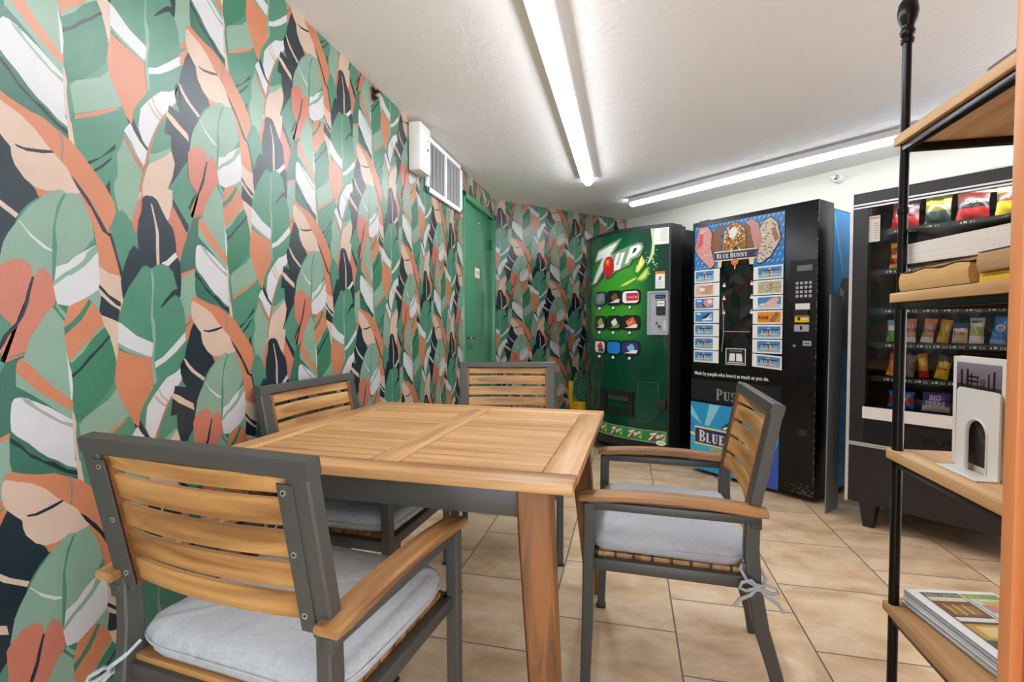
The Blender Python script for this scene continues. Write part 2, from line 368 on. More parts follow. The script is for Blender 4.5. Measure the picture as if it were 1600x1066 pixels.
YB = -2.6                        # the room goes on behind the camera, left open there so sky light fills it
b = MB(); b.box(-1.35, 3.4, YB, 6.4, -.1, 0, m_floor); struct(b.obj('floor', smooth=0))
b = MB(); b.box(-1.35, 3.4, YB, 6.4, CZ, CZ+.1, m_ceil); struct(b.obj('ceiling', smooth=0))

# wallpaper: leaf shapes of one repeat, as (colour, outline in mm about a reference point)
WPC = dict(sage='#94b59d', sage2='#92b39c', green='#579478', green2='#3f8664', teal='#3c7561', navy='#1d2f3a', coral='#d8826a', orange='#dc8b63',
           peach='#e6c7b0', white='#e4e2e2', sand='#cfb7a2', rust='#bf8163', grey='#a9b5aa', grey2='#9a8d80')
WM = {k: mat('wallpaper_'+k, v, .25, spec=.6, bump=.25, bscale=420, var=.045, vscale=14, gain=.58) for k, v in WPC.items()}
SX, SZ = .4425, .756
def wallpaper(mb, s0, s1, off, place, holes=()):
    """tile the repeat over s0..s1 (pattern x) and 0..CZ; place(s, z, d) -> room; holes: rectangles (s0,s1,z0,z1) kept free"""
    mb2 = bmesh.new(); mats = list(WM); lay = mb2.faces.layers.int.new('d')
    for k, (c, pts) in enumerate(WPD):
        us = [p[0] for p in pts]; vs = [p[1] for p in pts]
        i0 = math.floor((s0+off-1-max(us))/SX)-1; i1 = math.ceil((s1+off-1-min(us))/SX)+1
        for i in range(i0, i1+1):
            for j in range(-6, 8):
                dx = 1+i*SX-off; dz = 1.2-i*SZ/2+j*SZ
                if dx+max(us) < s0 or dx+min(us) > s1 or dz+max(vs) < 0 or dz+min(vs) > CZ: continue
                f = mb2.faces.new([mb2.verts.new((dx+u, dz+v, (k+1)*1.2e-5)) for u, v in pts])
                f.material_index = mats.index(c); f.normal_update()
                if f.normal.z < 0: f.normal_flip()
    bmesh.ops.triangulate(mb2, faces=list(mb2.faces), ngon_method='EAR_CLIP')
    def clip(co, no):
        bmesh.ops.bisect_plane(mb2, geom=list(mb2.verts)+list(mb2.edges)+list(mb2.faces), plane_co=co, plane_no=no, clear_outer=True)
    clip((s1, 0, 0), (1, 0, 0)); clip((s0, 0, 0), (-1, 0, 0)); clip((0, CZ, 0), (0, 1, 0)); clip((0, 0, 0), (0, -1, 0))
    for h in holes:
        for co, no in (((h[0], 0, 0), (1, 0, 0)), ((h[1], 0, 0), (1, 0, 0)), ((0, h[3], 0), (0, 1, 0))):
            bmesh.ops.bisect_plane(mb2, geom=list(mb2.verts)+list(mb2.edges)+list(mb2.faces), plane_co=co, plane_no=no)
        kill = [f for f in mb2.faces if h[0] < f.calc_center_median().x < h[1] and h[2] < f.calc_center_median().y < h[3]]
        bmesh.ops.delete(mb2, geom=kill, context='FACES')
    idx = [mb.mi(WM[k]) for k in mats]
    vm = {v: mb.bm.verts.new(place(v.co.x, v.co.y, v.co.z)) for v in mb2.verts}
    for f in mb2.faces:
        if f.calc_area() < 1e-9: continue
        nf = mb.bm.faces.new([vm[v] for v in f.verts]); nf.material_index = idx[f.material_index]
        nf.normal_update()
    mb2.free()
DOOR = (3.50, 4.40, 0, 2.085)
b = MB()
b.box(WX-.12, WX, YB, DOOR[0], 0, CZ, WM['green']); b.box(WX-.12, WX, DOOR[0], DOOR[1], DOOR[3], CZ, WM['green']); b.box(WX-.12, WX, DOOR[1], CY+.05, 0, CZ, WM['green'])
wallpaper(b, YB, CY, 0, lambda s, z, d: (WX+d, s, z), [DOOR])
struct(b.obj('wall_left', smooth=0))
bl = math.hypot(C2[0]-WX, C2[1]-CY); bd = Vector((C2[0]-WX, C2[1]-CY, 0))/bl; bn = Vector((bd.y, -bd.x, 0))
def backp(s, z, d=0): q = Vector((WX, CY, 0))+bd*s+bn*d; return (q.x, q.y, z)
b = MB(); b.prism([(0, 0), (bl, 0), (bl, CZ), (0, CZ)], WM['green'], lambda u, v, d: backp(u, v, -d), .1)
wallpaper(b, 0, bl, CY+.103, backp)
struct(b.obj('wall_back', smooth=0))
def whitep(u, z, d=0): q = Vector((C2[0], C2[1], 0))+WD*u+WN*d; return (q.x, q.y, z)
b = MB(); b.prism([(-.05, 0), (3.6, 0), (3.6, CZ), (-.05, CZ)], m_cream, lambda u, v, d: whitep(u, v, -d), .1); struct(b.obj('wall_right', smooth=0))
b = MB(); b.box(WEND.x, WEND.x+.1, .5, WEND.y+.05, 0, .12, m_cream); b.box(WEND.x, WEND.x+.1, .5, WEND.y+.05, 2.16, CZ, m_cream); b.box(WEND.x, WEND.x+.1, .5, .86, .12, 2.16, m_cream); b.box(WEND.x, WEND.x+.1, WEND.y-.06, WEND.y+.05, .12, 2.16, m_cream); struct(b.obj('wall_far_right', smooth=0))
b = MB()
for y in (.86, 1.60, 2.34, WEND.y-.10): b.box(WEND.x+.03, WEND.x+.07, y, y+.04, .12, 2.16, m_white)
for z in (.12, 2.12): b.box(WEND.x+.03, WEND.x+.07, .86, WEND.y-.06, z, z+.04, m_white)
struct(b.obj('fill_window_1', smooth=0))  # unseen window, added to let fill daylight in from the right
b = MB(); b.box(.512, WEND.x+.1, .50, .80, 0, CZ, m_orange, bev=.006); struct(b.obj('wall_near', smooth=35))
b = MB(); b.box(.497, .513, .7785, .802, 0, CZ, m_orange2, bev=.003); struct(b.obj('trim_1'))
b = MB(); b.box(WX+.001, WX+.014, YB, 3.49, 0, .085, m_white, bev=.003); b.box(WX+.001, WX+.019, YB, 3.49, 0, .018, m_white, bev=.003); struct(b.obj('baseboard_left'))
b = MB(); b.prism([(0, 0), (bl, 0), (bl, .085), (0, .085)], m_white, lambda u, v, d: backp(u, v, .005+d), .010); struct(b.obj('baseboard_back'))

# green door in the left wall
m_door = mat('green_door_paint', '#4b8a69', .16, bump=.08, bscale=30, var=.05, vscale=3)
m_steel = mat('brushed_steel', '#c9c9c6', .25, metal=1)
m_dark = mat('dark_metal', '#26262a', .4, metal=.6)
dr = MB(); dr.box(WX-.07, WX-.022, 3.548, 4.355, .006, 2.038, m_door, bev=.003)
door = struct(dr.obj('door_1'))
fr = MB()
fr.box(WX-.06, WX+.012, 3.50, 3.545, 0, 2.085, m_door, bev=.004); fr.box(WX-.06, WX+.012, 4.358, 4.40, 0, 2.085, m_door, bev=.004); fr.box(WX-.06, WX+.012, 3.50, 4.40, 2.041, 2.085, m_door, bev=.004)
fr.obj('door_frame', door)
h = MB(); h.lathe([(.0, .0), (.034, 0), (.034, .006), (.026, .011), (.012, .013), (.012, .05), (0, .05)], m_steel, c=(WX-.021, 3.612, .985), axis='X')
h.tube([(WX+.026, 3.612, .985), (WX+.030, 3.63, .985), (WX+.030, 3.70, .984), (WX+.026, 3.735, .981)], [.010, .011, .010, .008], m_steel, n=10)
h.obj('door_handle', door, label='steel lever door handle')
h = MB(); h.box(WX-.022, WX-.018, 3.868, 3.985, 1.475, 1.555, mat('cream_plaque', '#efe3c4', .5)); h.box(WX-.0185, WX-.0172, 3.888, 3.965, 1.50, 1.53, mat('plaque_grey', '#c9b98f', .5)); h.obj('door_sign', door, label='small cream plaque')
h = MB(); h.cyl((WX-.03, 4.352, 1.76), (WX-.03, 4.352, 1.86), .011, m_dark); h.box(WX-.028, WX-.018, 4.31, 4.352, 1.765, 1.855, m_dark); h.obj('door_hinge', door)
h = MB(); h.lathe([(0, 0), (.013, 0), (.011, .006), (.005, .006), (.005, .003), (0, .003)], m_steel, c=(WX-.022, 3.985, 1.935), axis='X', n=16); h.lathe([(0, 0), (.010, 0), (.008, .005), (0, .005)], m_steel, c=(WX-.022, 3.985, 1.905), axis='X', n=16); h.obj('peephole', door)

# things fixed to the left wall and the ceiling
m_plastic = mat('offwhite_plastic', '#dcdad4', .4)
ab = thing('alarm_box', 'tall off-white box fixed high on the leaf wallpaper beside the white grille', 'alarm', (WX+.003, 2.64, 2.08))
h = MB(); h.box(0, .075, -.075, .075, -.135, .135, m_plastic, bev=.012); h.obj('housing', ab)
h = MB(); h.box(.074, .078, -.06, .06, -.118, .118, m_plastic, bev=.0015); h.obj('cover', ab)
h = MB(); h.cyl((.077, .02, 0), (.080, .02, 0), .008, m_dark); h.obj('keyhole', ab)
h = MB(); h.cyl((.077, .02, .05), (.0795, .02, .05), .005, m_steel); h.obj('indicator', ab)
vg = thing('air_vent', 'white wall grille of upright grey louvres close under the ceiling', 'vent', (WX+.004, 3.115, 2.062))
h = MB()
for a in ((-.32, .32, -.168, -.138), (-.32, .32, .138, .168), (-.32, -.288, -.168, .168), (.288, .32, -.168, .168), (-.012, .012, -.14, .14)):
    h.box(0, .018, a[0], a[1], a[2], a[3], m_white, bev=.003)
h.obj('frame', vg)
m_louv = mat('louvre_grey', '#cbcacb', .4); m_void = mat('vent_void', '#333235', .9)
h = MB()
for i in range(34):
    y = -.282+i*.0171
    if abs(y) < .02: continue
    M = Matrix.Translation((.008, y, 0)) @ Matrix.Rotation(math.radians(38+12*math.sin(i*1.7)), 4, 'Z')
    h.box(-.001, .001, -.0068, .0068, -.14, .14, m_louv, M=M)
h.obj('louvres', vg)
h = MB(); h.box(-.002, .001, -.29, .29, -.14, .14, m_void); h.obj('backing', vg)
br_ = MB(); br_.box(0, .008, -.012, .012, -.03, .03, m_dark, bev=.002); br_.box(.006, .03, -.008, .008, .005, .016, m_dark, bev=.002); br_.box(.006, .02, -.006, .006, -.022, -.014, m_dark)
tag(br_.obj('wall_bracket', loc=(WX+.004, 2.183, 2.19)), 'tiny black bracket on the leaf wallpaper just below the ceiling', 'bracket')
sp = thing('sprinkler', 'round white sprinkler head sticking out of the cream wall near the ceiling', 'sprinkler', whitep(2.11, 2.175, .004), math.atan2(WN.y, WN.x))
h = MB(); h.lathe([(0, 0), (.038, 0), (.038, .012), (.03, .025), (.026, .04), (0, .04)], m_white, axis='X'); h.obj('escutcheon', sp)
h = MB(); h.lathe([(0, .03), (.018, .03), (.018, .055), (.012, .06), (.010, .085), (.02, .088), (.02, .092), (0, .092)], m_steel, axis='X', n=16); h.obj('sprinkler_head', sp)

# ------------------------------------------------------------------ ceiling tubes
m_tube1 = mat('glowing_diffuser', '#f3f8ff', .4, emit=TUBE)
m_tube2 = mat('glowing_diffuser_wall', '#f3f8ff', .4, emit=TUBE*.7)
def batten(p0, p1, label, m_tube):
    p0 = Vector(p0); p1 = Vector(p1); L = (p1-p0).length; a = math.atan2(p1.y-p0.y, p1.x-p0.x); c = (p0+p1)/2
    t = thing('ceiling_light', label, 'ceiling light', (c.x, c.y, CZ), a, 'tube lights on the ceiling')
    h = MB(); h.box(-L/2, L/2, -.052, .052, -.037, 0, m_white, bev=.003); h.obj('base', t)
    h = MB(); prof = [(.036*math.cos(pi*i/10), -.022-.046*math.sin(pi*i/10)) for i in range(11)]
    h.rings([[(x, q[0]*k, -.022+(q[1]+.022)*k) for q in prof] for x, k in ((-L/2-.008, .55), (-L/2-.004, .85), (-L/2+.01, 1), (L/2-.01, 1), (L/2+.004, .85), (L/2+.008, .55))], m_tube); h.obj('diffuser', t)
    for s in (-1, 1): h = MB(); h.box(s*(L/2-.004)-.006, s*(L/2-.004)+.006, -.040, .040, -.042, -.004, m_white, bev=.002); h.obj('end_cap', t)
    return t
batten((-.315, 3.93, 0), (-.31, .6, 0), 'long glowing tube light running along the leaf-papered wall over the table', m_tube1)
batten((.02, 4.70, 0), (2.15, 2.94, 0), 'glowing tube light running along the cream wall above the vending machines', m_tube2)

# ------------------------------------------------------------------ table
W_X = wood('acacia_along_x', '#94673a', '#cfa06a', 'X'); W_Y = wood('acacia_along_y', '#94673a', '#cfa06a', 'Y'); W_Z = wood('acacia_upright', '#4f2d11', '#8c5829', 'Z')
W_A = wood('armrest_wood', '#6b4321', '#ab7c4a', 'Y')
W_T = wood('table_slat_wood', '#a97a49', '#cfa16c', 'X')
W_B = wood('chair_slat_wood', '#82562a', '#c08e52', 'X', .4)
m_alu = mat('grey_aluminium', '#4a4945', .42, metal=.25, bump=.05, bscale=300)
m_screw = mat('screw_zinc', '#cfc9b8', .3, metal=.9)
TX, TY = -.594, 1.524
tb = thing('dining_table', 'square slatted wooden table with dark metal apron in the middle of the four chairs', 'table', (TX, TY, 0), math.radians(-1.2))
hx, hy = .492, .478; ZT, TH = .740, .024
def slab_prof(mb, x0, x1, y0, y1, m): mb.box(x0, x1, y0, y1, ZT-TH, ZT, m, bev=.004)
BW = .082
for s in (-1, 1):
    h = MB(); y0, y1 = sorted((s*hy, s*(hy-BW))); h.box(-hx, hx, y0, y1, ZT-TH, ZT, W_X, bev=.006); h.obj('border_board', tb)
    h = MB(); x0, x1 = sorted((s*hx, s*(hx-BW))); h.box(x0, x1, -hy+BW+.0005, hy-BW-.0005, ZT-TH, ZT, W_Y, bev=.0015); h.obj('border_board', tb)
h = MB(); h.box(-.043, .043, -hy+BW+.0005, hy-BW-.0005, ZT-TH, ZT, W_Y, bev=.0015); h.obj('centre_board', tb)
for sx in (-1, 1):
    h = MB(); n = 17; y0 = -hy+BW; st = (2*hy-2*BW)/n
    xa, xb = sorted((sx*.0445, sx*(hx-BW-.0015)))
    for i in range(n): h.box(xa, xb, y0+i*st+.0026, y0+(i+1)*st-.0026, ZT-TH, ZT-.0005, W_T, bev=.0012, seg=1)
    h.obj('slat_panel', tb)
h = MB(); h.box(-hx+.03, hx-.03, -hy+.03, hy-.03, ZT-TH-.006, ZT-TH+.002, mat('slat_gap_shade', '#120c07', .8)); h.obj('gap_shade_sheet', tb)  # near-black sheet standing in for the shade in the slat gaps
h = MB()
for s in (-1, 1):
    h.box(-.40, .40, s*.412-.014, s*.412+.014, .640, .704, m_alu, bev=.002)
    h.box(s*.412-.014, s*.412+.014, -.40, .40, .640, .704, m_alu, bev=.002)
h.box(-.42, .42, -.42, .42, .700, .7105, m_dark)
h.obj('apron', tb)
for sx in (-1, 1):
    for sy in (-1, 1):
        h = MB(); rs = []
        for z, ox, oy, wd in ((.7145, .397, .408, .076), (.62, .402, .416, .076), (.0, .452, .486, .056)):
            cx, cy = sx*ox, sy*oy; k = wd/2; c = .006
            rs.append([(cx+a, cy+bq, z) for a, bq in ((-k+c, -k), (k-c, -k), (k, -k+c), (k, k-c), (k-c, k), (-k+c, k), (-k, k-c), (-k, -k+c))])
        h.rings(rs, W_Z); h.obj('leg', tb)

# ------------------------------------------------------------------ chairs (x right, y the way the chair faces)
def back_y(z): return -.195-.055*((z-.60)/.28)
SEAT_Z = .440
def make_chair(label, loc, rotz):
    t = thing('dining_armchair', label, 'chair', loc, rotz, 'slatted armchairs around the table')
    for s in (-1, 1):
        h = MB(); h.sweep([(s*.257, .238, 0), (s*.257, .230, .25), (s*.257, .226, .585)], .030, [.026, .030, .032], m_alu); h.box(s*.257-.0165, s*.257+.0165, .221, .255, 0, .012, m_dark, bev=.002); h.obj('leg', t)
    for s in (-1, 1):
        h = MB(); h.sweep([(s*.239, -.288, 0), (s*.239, -.279, .07), (s*.239, -.252, .18), (s*.239, -.219, .29), (s*.239, -.199, .40), (s*.239, -.192, .50), (s*.239, -.195, .60)], .030, [.026, .029, .034, .037, .038, .038, .036], m_alu); h.obj('leg', t)
    h = MB()
    for s in (-1, 1): h.box(s*.247-.012, s*.247+.012, -.185, .215, .396, .428, m_alu, bev=.002)
    h.box(-.250, .250, .202, .228, .396, .428, m_alu, bev=.002); h.box(-.235, .235, -.206, -.180, .396, .428, m_alu, bev=.002)
    for s in (-1, 1):
        h.box(s*.239-.013, s*.239+.013, -.186, -.17, .428, .46, m_alu, bev=.002)
        h.box(s*.257-.012, s*.257+.012, -.212, .230, .570, .592, m_alu, bev=.002); h.box(s*.248-.014, s*.248+.014, -.214, -.188, .556, .582, m_alu, bev=.002)
    for x in (-.221, 0, .221): h.box(x-.008, x+.008, -.19, .212, .400, .4386, m_alu)  # bars added among the slats so the gaps look dark
    h.obj('seat_frame', t)
    h = MB()
    for i in range(8):
        y = -.172+i*.0505; h.box(-.233, .233, y-.0220, y+.0220, .420, .439, W_B, bev=.002)
    h.obj('seat_slats', t)
    # reclined back: posts, top rail
    h = MB()
    for s in (-1, 1): h.sweep([(s*.235, back_y(.575), .575), (s*.235, back_y(.72), .72), (s*.235, back_y(.865), .865)], .044, .030, m_alu)
    h.sweep([(-.2578, back_y(.865), .865), (.2578, back_y(.865), .865)], .031, .031, m_alu, axis=(0, -.06/.28, 1))
    h.obj('back_frame', t)
    for i in range(5):
        zc = .8415-i*.0565; N = 12; rs = []; hz = .0228
        for k in range(N+1):
            x = -.206+.412*k/N; bow = .018*(1-(x/.206)**2)
            z0, z1 = zc-hz, min(zc+hz, .8485); th = .0065
            y0, y1 = back_y(z0)-bow+.004, back_y(z1)-bow+.004
            rs.append([(x, y0+th-.002, z0), (x, y0+th, z0+.003), (x, y1+th, z1-.003), (x, y1+th-.002, z1), (x, y1-th+.002, z1), (x, y1-th, z1-.003), (x, y0-th, z0+.003), (x, y0-th+.002, z0)])
        h = MB(); h.rings(rs, W_B); h.obj('back_slat', t)
    for s in (-1, 1):
        h = MB(); h.sweep([(s*.2115, back_y(.582)+.004, .582), (s*.2115, back_y(.848)+.004, .848)], .013, .022, W_Z); h.obj('cleat', t)
    for s in (-1, 1):
        h = MB(); M = None
        h.sweep([(s*.212, back_y(.583)-.0165, .583), (s*.212, back_y(.84)-.0165, .840)], .030, .0035, m_alu)
        o = h.obj('bracket', t)
        for z in (.826, .722, .613):
            g = MB(); g.cyl((s*.210, back_y(z)-.0175, z), (s*.210, back_y(z)-.0205, z), .0052, m_screw, n=10); g.cyl((s*.210, back_y(z)-.0200, z), (s*.210, back_y(z)-.0209, z), .0025, m_dark, n=8); g.obj('screw', o)
    for s in (-1, 1):
        h = MB(); rs = []; N = 14
        for k in range(N+1):
            y = -.226+.478*k/N; q = (y-.015)/.24; z = .615-.014*q*q; th = .011; hw = .0275
            c = .005
            if k in (0, N): th *= .75; hw *= .93
            x0 = s*.259
            rs.append([(x0-hw, y, z-th+c), (x0-hw+c, y, z-th), (x0+hw-c, y, z-th), (x0+hw, y, z-th+c), (x0+hw, y, z+th-c), (x0+hw-c, y, z+th), (x0-hw+c, y, z+th), (x0-hw, y, z+th-c)])
        h.rings(rs, W_A); h.obj('armrest', t)
    return t
CH = {}
CH['near'] = ((-.689, .919, 0), math.radians(-6.1))
CH['left'] = ((-.913, 1.604, 0), math.radians(-93.0))
CH['far'] = ((-.593, 2.365, 0), math.radians(180+11.5))
CH['right'] = ((.133, 1.629, 0), math.radians(87.8))
c0 = make_chair('wooden slat armchair nearest the camera, seen from behind its backrest', *CH['near'])
dup(c0, *CH['left'], 'wooden slat armchair pushed under the table against the leaf-papered wall')
dup(c0, *CH['far'], 'wooden slat armchair at the far side of the table, in front of the green door')
dup(c0, *CH['right'], 'wooden slat armchair on the right of the table, facing away from the vending machines')

# seat cushions with tie bows
def fab():
    m = mat('grey_chambray', '#a9abae', .92, bump=0, var=.06, vscale=5)
    nt = m.node_tree; b = nt.nodes['Principled BSDF']; L = nt.links.new; N = nt.nodes.new
    tc = N('ShaderNodeTexCoord'); out = []
    for sc in ((900, 60, 60), (60, 900, 60)):
        mp = N('ShaderNodeMapping'); mp.inputs['Scale'].default_value = sc; L(tc.outputs['Object'], mp.inputs[0])
        n = N('ShaderNodeTexNoise'); n.inputs['Scale'].default_value = 1; n.inputs['Detail'].default_value = 2; L(mp.outputs[0], n.inputs['Vector']); out.append(n)
    ad = N('ShaderNodeMath'); ad.operation = 'ADD'; L(out[0].outputs['Fac'], ad.inputs[0]); L(out[1].outputs['Fac'], ad.inputs[1])
    bp = N('ShaderNodeBump'); bp.inputs['Strength'].default_value = .35; bp.inputs['Distance'].default_value = .001; L(ad.outputs[0], bp.inputs['Height'])
    wr = N('ShaderNodeTexNoise'); wr.inputs['Scale'].default_value = 14; wr.inputs['Detail'].default_value = 3; wr.inputs['Distortion'].default_value = 1.2; L(tc.outputs['Object'], wr.inputs['Vector'])
    b2 = N('ShaderNodeBump'); b2.inputs['Strength'].default_value = .5; b2.inputs['Distance'].default_value = .012; L(wr.outputs['Fac'], b2.inputs['Height']); L(bp.outputs['Normal'], b2.inputs['Normal'])
    L(b2.outputs['Normal'], b.inputs['Normal'])
    mr = N('ShaderNodeMapRange'); mr.inputs['From Min'].default_value = .6; mr.inputs['From Max'].default_value = 1.4; mr.inputs['To Min'].default_value = .82; mr.inputs['To Max'].default_value = 1.14; L(ad.outputs[0], mr.inputs['Value'])
    src = b.inputs['Base Color'].links[0].from_socket
    mx = N('ShaderNodeMix'); mx.data_type = 'RGBA'; mx.blend_type = 'MULTIPLY'; mx.inputs[0].default_value = 1; L(src, mx.inputs[6]); L(mr.outputs['Result'], mx.inputs[7]); L(mx.outputs[2], b.inputs['Base Color'])
    return m
m_fab = fab()
def make_cushion(label, loc, rotz):
    t = thing('seat_cushion', label, 'cushion', loc, rotz, 'grey cushions on the chair seats')
    h = MB(); tbm = bmesh.new(); n = 24; X, Y, H = .247, .214, .033
    def se(a, p=7.0):
        c, s_ = math.cos(a), math.sin(a)
        return math.copysign(abs(c)**(2/p), c), math.copysign(abs(s_)**(2/p), s_)
    N = 56; rs = []
    prof = [(0.0, -.022), (.5, -.026), (.90, -.026), (.965, -.022), (.993, -.012), (1.0, 0), (.995, .012), (.97, .023), (.92, .030), (.78, .034), (.45, .037), (.2, .038), (0.0, .0385)]
    for r, z in prof:
        ring = []
        for k in range(N):
            a = 2*pi*k/N; cx, cy = se(a)
            wv = 1+.006*math.sin(7*a+1)+.005*math.sin(13*a)
            zz = z+(.002*math.sin(5*a+r*6)+.0015*math.sin(11*a)) * (1 if r > .3 else 0)
            ring.append((cx*X*max(r, .001)*wv, cy*Y*max(r, .001)*wv, zz))
        rs.append(ring)
    h.rings(rs, m_fab); h.obj('cover', t, smooth=60)
    h = MB(); h.tube([(se(2*pi*k/N)[0]*X*1.004*(1+.006*math.sin(7*2*pi*k/N+1)), se(2*pi*k/N)[1]*Y*1.004*(1+.006*math.sin(7*2*pi*k/N+1)), .0) for k in range(N)], .0028, m_fab, n=6, loop=True); h.obj('piping', t, smooth=60)
    for s in (-1, 1):
        h = MB(); kx, ky, kz = s*.266, -.226, -.058
        h.tube([(s*.230, -.198, -.005), (s*.256, -.185, -.02), (s*.266, -.20, -.045), (kx, ky, kz)], .0045, m_fab, n=6)
        h.tube([(s*.225, -.205, -.006), (s*.225, -.235, -.02), (s*.25, -.247, -.04), (kx-.002*s, ky-.01, kz)], .0045, m_fab, n=6)
        h.lathe([(0, -.009), (.008, -.007), (.010, 0), (.008, .007), (0, .009)], m_fab, c=(kx, ky, kz), n=10)
        for q, up in ((1, 1), (-1, .6)):
            h.tube([(kx, ky, kz), (kx+.004*s, ky+q*.018, kz+.018*up), (kx+.008*s, ky+q*.040, kz+.012*up), (kx+.010*s, ky+q*.046, kz-.002), (kx+.009*s, ky+q*.030, kz-.008), (kx, ky, kz)], .0045, m_fab, n=6)
            h.tube([(kx, ky, kz), (kx+.008*s, ky+q*.020, kz-.018), (kx+.010*s, ky+q*.045, kz-.032), (kx+.010*s, ky+q*.058, kz-.052)], [.004, .005, .005, .0045], m_fab, n=6)
        h.obj('tie', t, smooth=60)
    return t
def cush_at(k):
    (x, y, z), r = CH[k]; oy = .020
    return ((x-math.sin(r)*oy, y+math.cos(r)*oy, .4665), r)
q0 = make_cushion('grey cushion with tie bows on the armchair nearest the camera', *cush_at('near'))
dup(q0, *cush_at('left'), 'grey cushion in shade under the table on the chair by the leaf wall')
dup(q0, *cush_at('far'), 'grey cushion on the far armchair in front of the green door')
dup(q0, *cush_at('right'), 'grey cushion with a bow tied to the rear leg of the right armchair')
# ------------------------------------------------------------------ vending machines (u across the front, z up, d out of the front)
m_blk = mat('black_machine_paint', '#0b0b0c', .3, spec=.3, bump=.12, bscale=120, var=.15, vscale=9)
m_blk2 = mat('black_plastic', '#17171a', .42)
m_gls = mat('black_display_glass', '#070808', .03, spec=.6)
m_grey = mat('coin_panel_grey', '#a6a8ad', .35)
m_wht = mat('print_white', '#ecebea', .35)
m_paper = mat('paper_white', '#e9e8e4', .6)
m_chr = mat('chrome', '#d8d8d8', .15, metal=1)
m_red = mat('print_red', '#c8201f', .3); m_pgrey = mat('print_grey', '#4f5450', .35); m_hl = mat('print_pale_orange', '#f2a25a', .3)
def pm(name, c, r=.3): return mat('print_'+name, c, r)

def front(L, w_, bul=0):
    def f(u, z, d=0): return (u-w_/2, -bul*(1-(2*u/w_-1)**2)-d, z)
    return f
def place(L, R_):
    L = Vector((L[0], L[1], 0)); R_ = Vector((R_[0], R_[1], 0)); c = (L+R_)/2; d = R_-L
    return c, math.atan2(d.y, d.x), d.length

# ---- green soda machine with bowed front
c, a, _ = place((-.379, 4.552), (.307, 3.916)); SW = .936; BUL = .13
su = thing('soda_vending_machine', 'green soda vending machine with bowed front, big 7 logo and a red dot', 'vending machine', c, a)
f = front(None, SW, BUL)
h = MB(); h.box(-SW/2+.012, SW/2-.012, .14, .80, .06, 1.83, m_blk, bev=.012); h.box(-SW/2+.05, SW/2-.05, .10, .76, 0, .07, m_blk2); h.box(.36, .45, .12, .2, 1.83, 1.852, m_blk2, bev=.004); h.obj('cabinet', su)
h = MB(); N = 28
def doorring(z, k=1):
    return [f(SW*i/N, z, 0) for i in range(N+1)]+[(SW/2, .13, z), (-SW/2, .13, z)]
h.rings([doorring(.10), doorring(1.855)], m_blk2); h.obj('door', su, smooth=25)
# printed front
def su_print():
    m = bpy.data.materials.new('soda_front_print'); m.use_nodes = True; nt = m.node_tree; b = nt.nodes['Principled BSDF']; L = nt.links.new; N_ = nt.nodes.new
    tc = N_('ShaderNodeTexCoord'); s = N_('ShaderNodeSeparateXYZ'); L(tc.outputs['Object'], s.inputs[0])
    def mr(src, a0, a1, b0=0, b1=1):
        q = N_('ShaderNodeMapRange'); q.interpolation_type = 'SMOOTHSTEP'
        for n_, v in (('From Min', a0), ('From Max', a1), ('To Min', b0), ('To Max', b1)): q.inputs[n_].default_value = v
        L(src, q.inputs['Value']); return q.outputs['Result']
    def mul(p, q):
        n_ = N_('ShaderNodeMath'); n_.operation = 'MULTIPLY'; L(p, n_.inputs[0]); L(q, n_.inputs[1]); return n_.outputs[0]
    mid = mul(mr(s.outputs['X'], -.44, -.15), mr(s.outputs['X'], .43, .12))
    ver = mul(mr(s.outputs['Z'], .75, 1.15), mr(s.outputs['Z'], 1.86, 1.48))
    g = mul(mid, ver)
    nz = N_('ShaderNodeTexNoise'); nz.inputs['Scale'].default_value = 3; nz.inputs['Detail'].default_value = 4; nz.inputs['Distortion'].default_value = 2; L(tc.outputs['Object'], nz.inputs['Vector'])
    cr = N_('ShaderNodeValToRGB'); e = cr.color_ramp.elements; e[0].color = lin('#083d2b'); e[0].position = .0; e[1].color = lin('#3f9a2b'); e[1].position = .95
    q = e.new(.35); q.color = lin('#0f5c36')
    ad = N_('ShaderNodeMath'); ad.operation = 'MULTIPLY_ADD'; ad.inputs[1].default_value = .18; L(nz.outputs['Fac'], ad.inputs[0]); L(g, ad.inputs[2])
    sb = N_('ShaderNodeMath'); sb.operation = 'SUBTRACT'; sb.inputs[1].default_value = .09; L(ad.outputs[0], sb.inputs[0]); L(sb.outputs[0], cr.inputs['Fac'])
    L(cr.outputs['Color'], b.inputs['Base Color']); b.inputs['Roughness'].default_value = .12; b.inputs['Specular IOR Level'].default_value = .5
    return m
h = MB(); h.poly([(.02, .275), (.905, .275), (.922, .3), (.922, 1.825), (.02, 1.825)], su_print(), lambda u, v: f(u, v, .004), cut=.02); h.obj('front_print', su, smooth=60)
def blob(mb, pts, m, d, T=lambda u, v: (u, v), cut=.03): mb.poly([T(*p) for p in pts], m, lambda u, v: f(u, v, d), cut=cut)
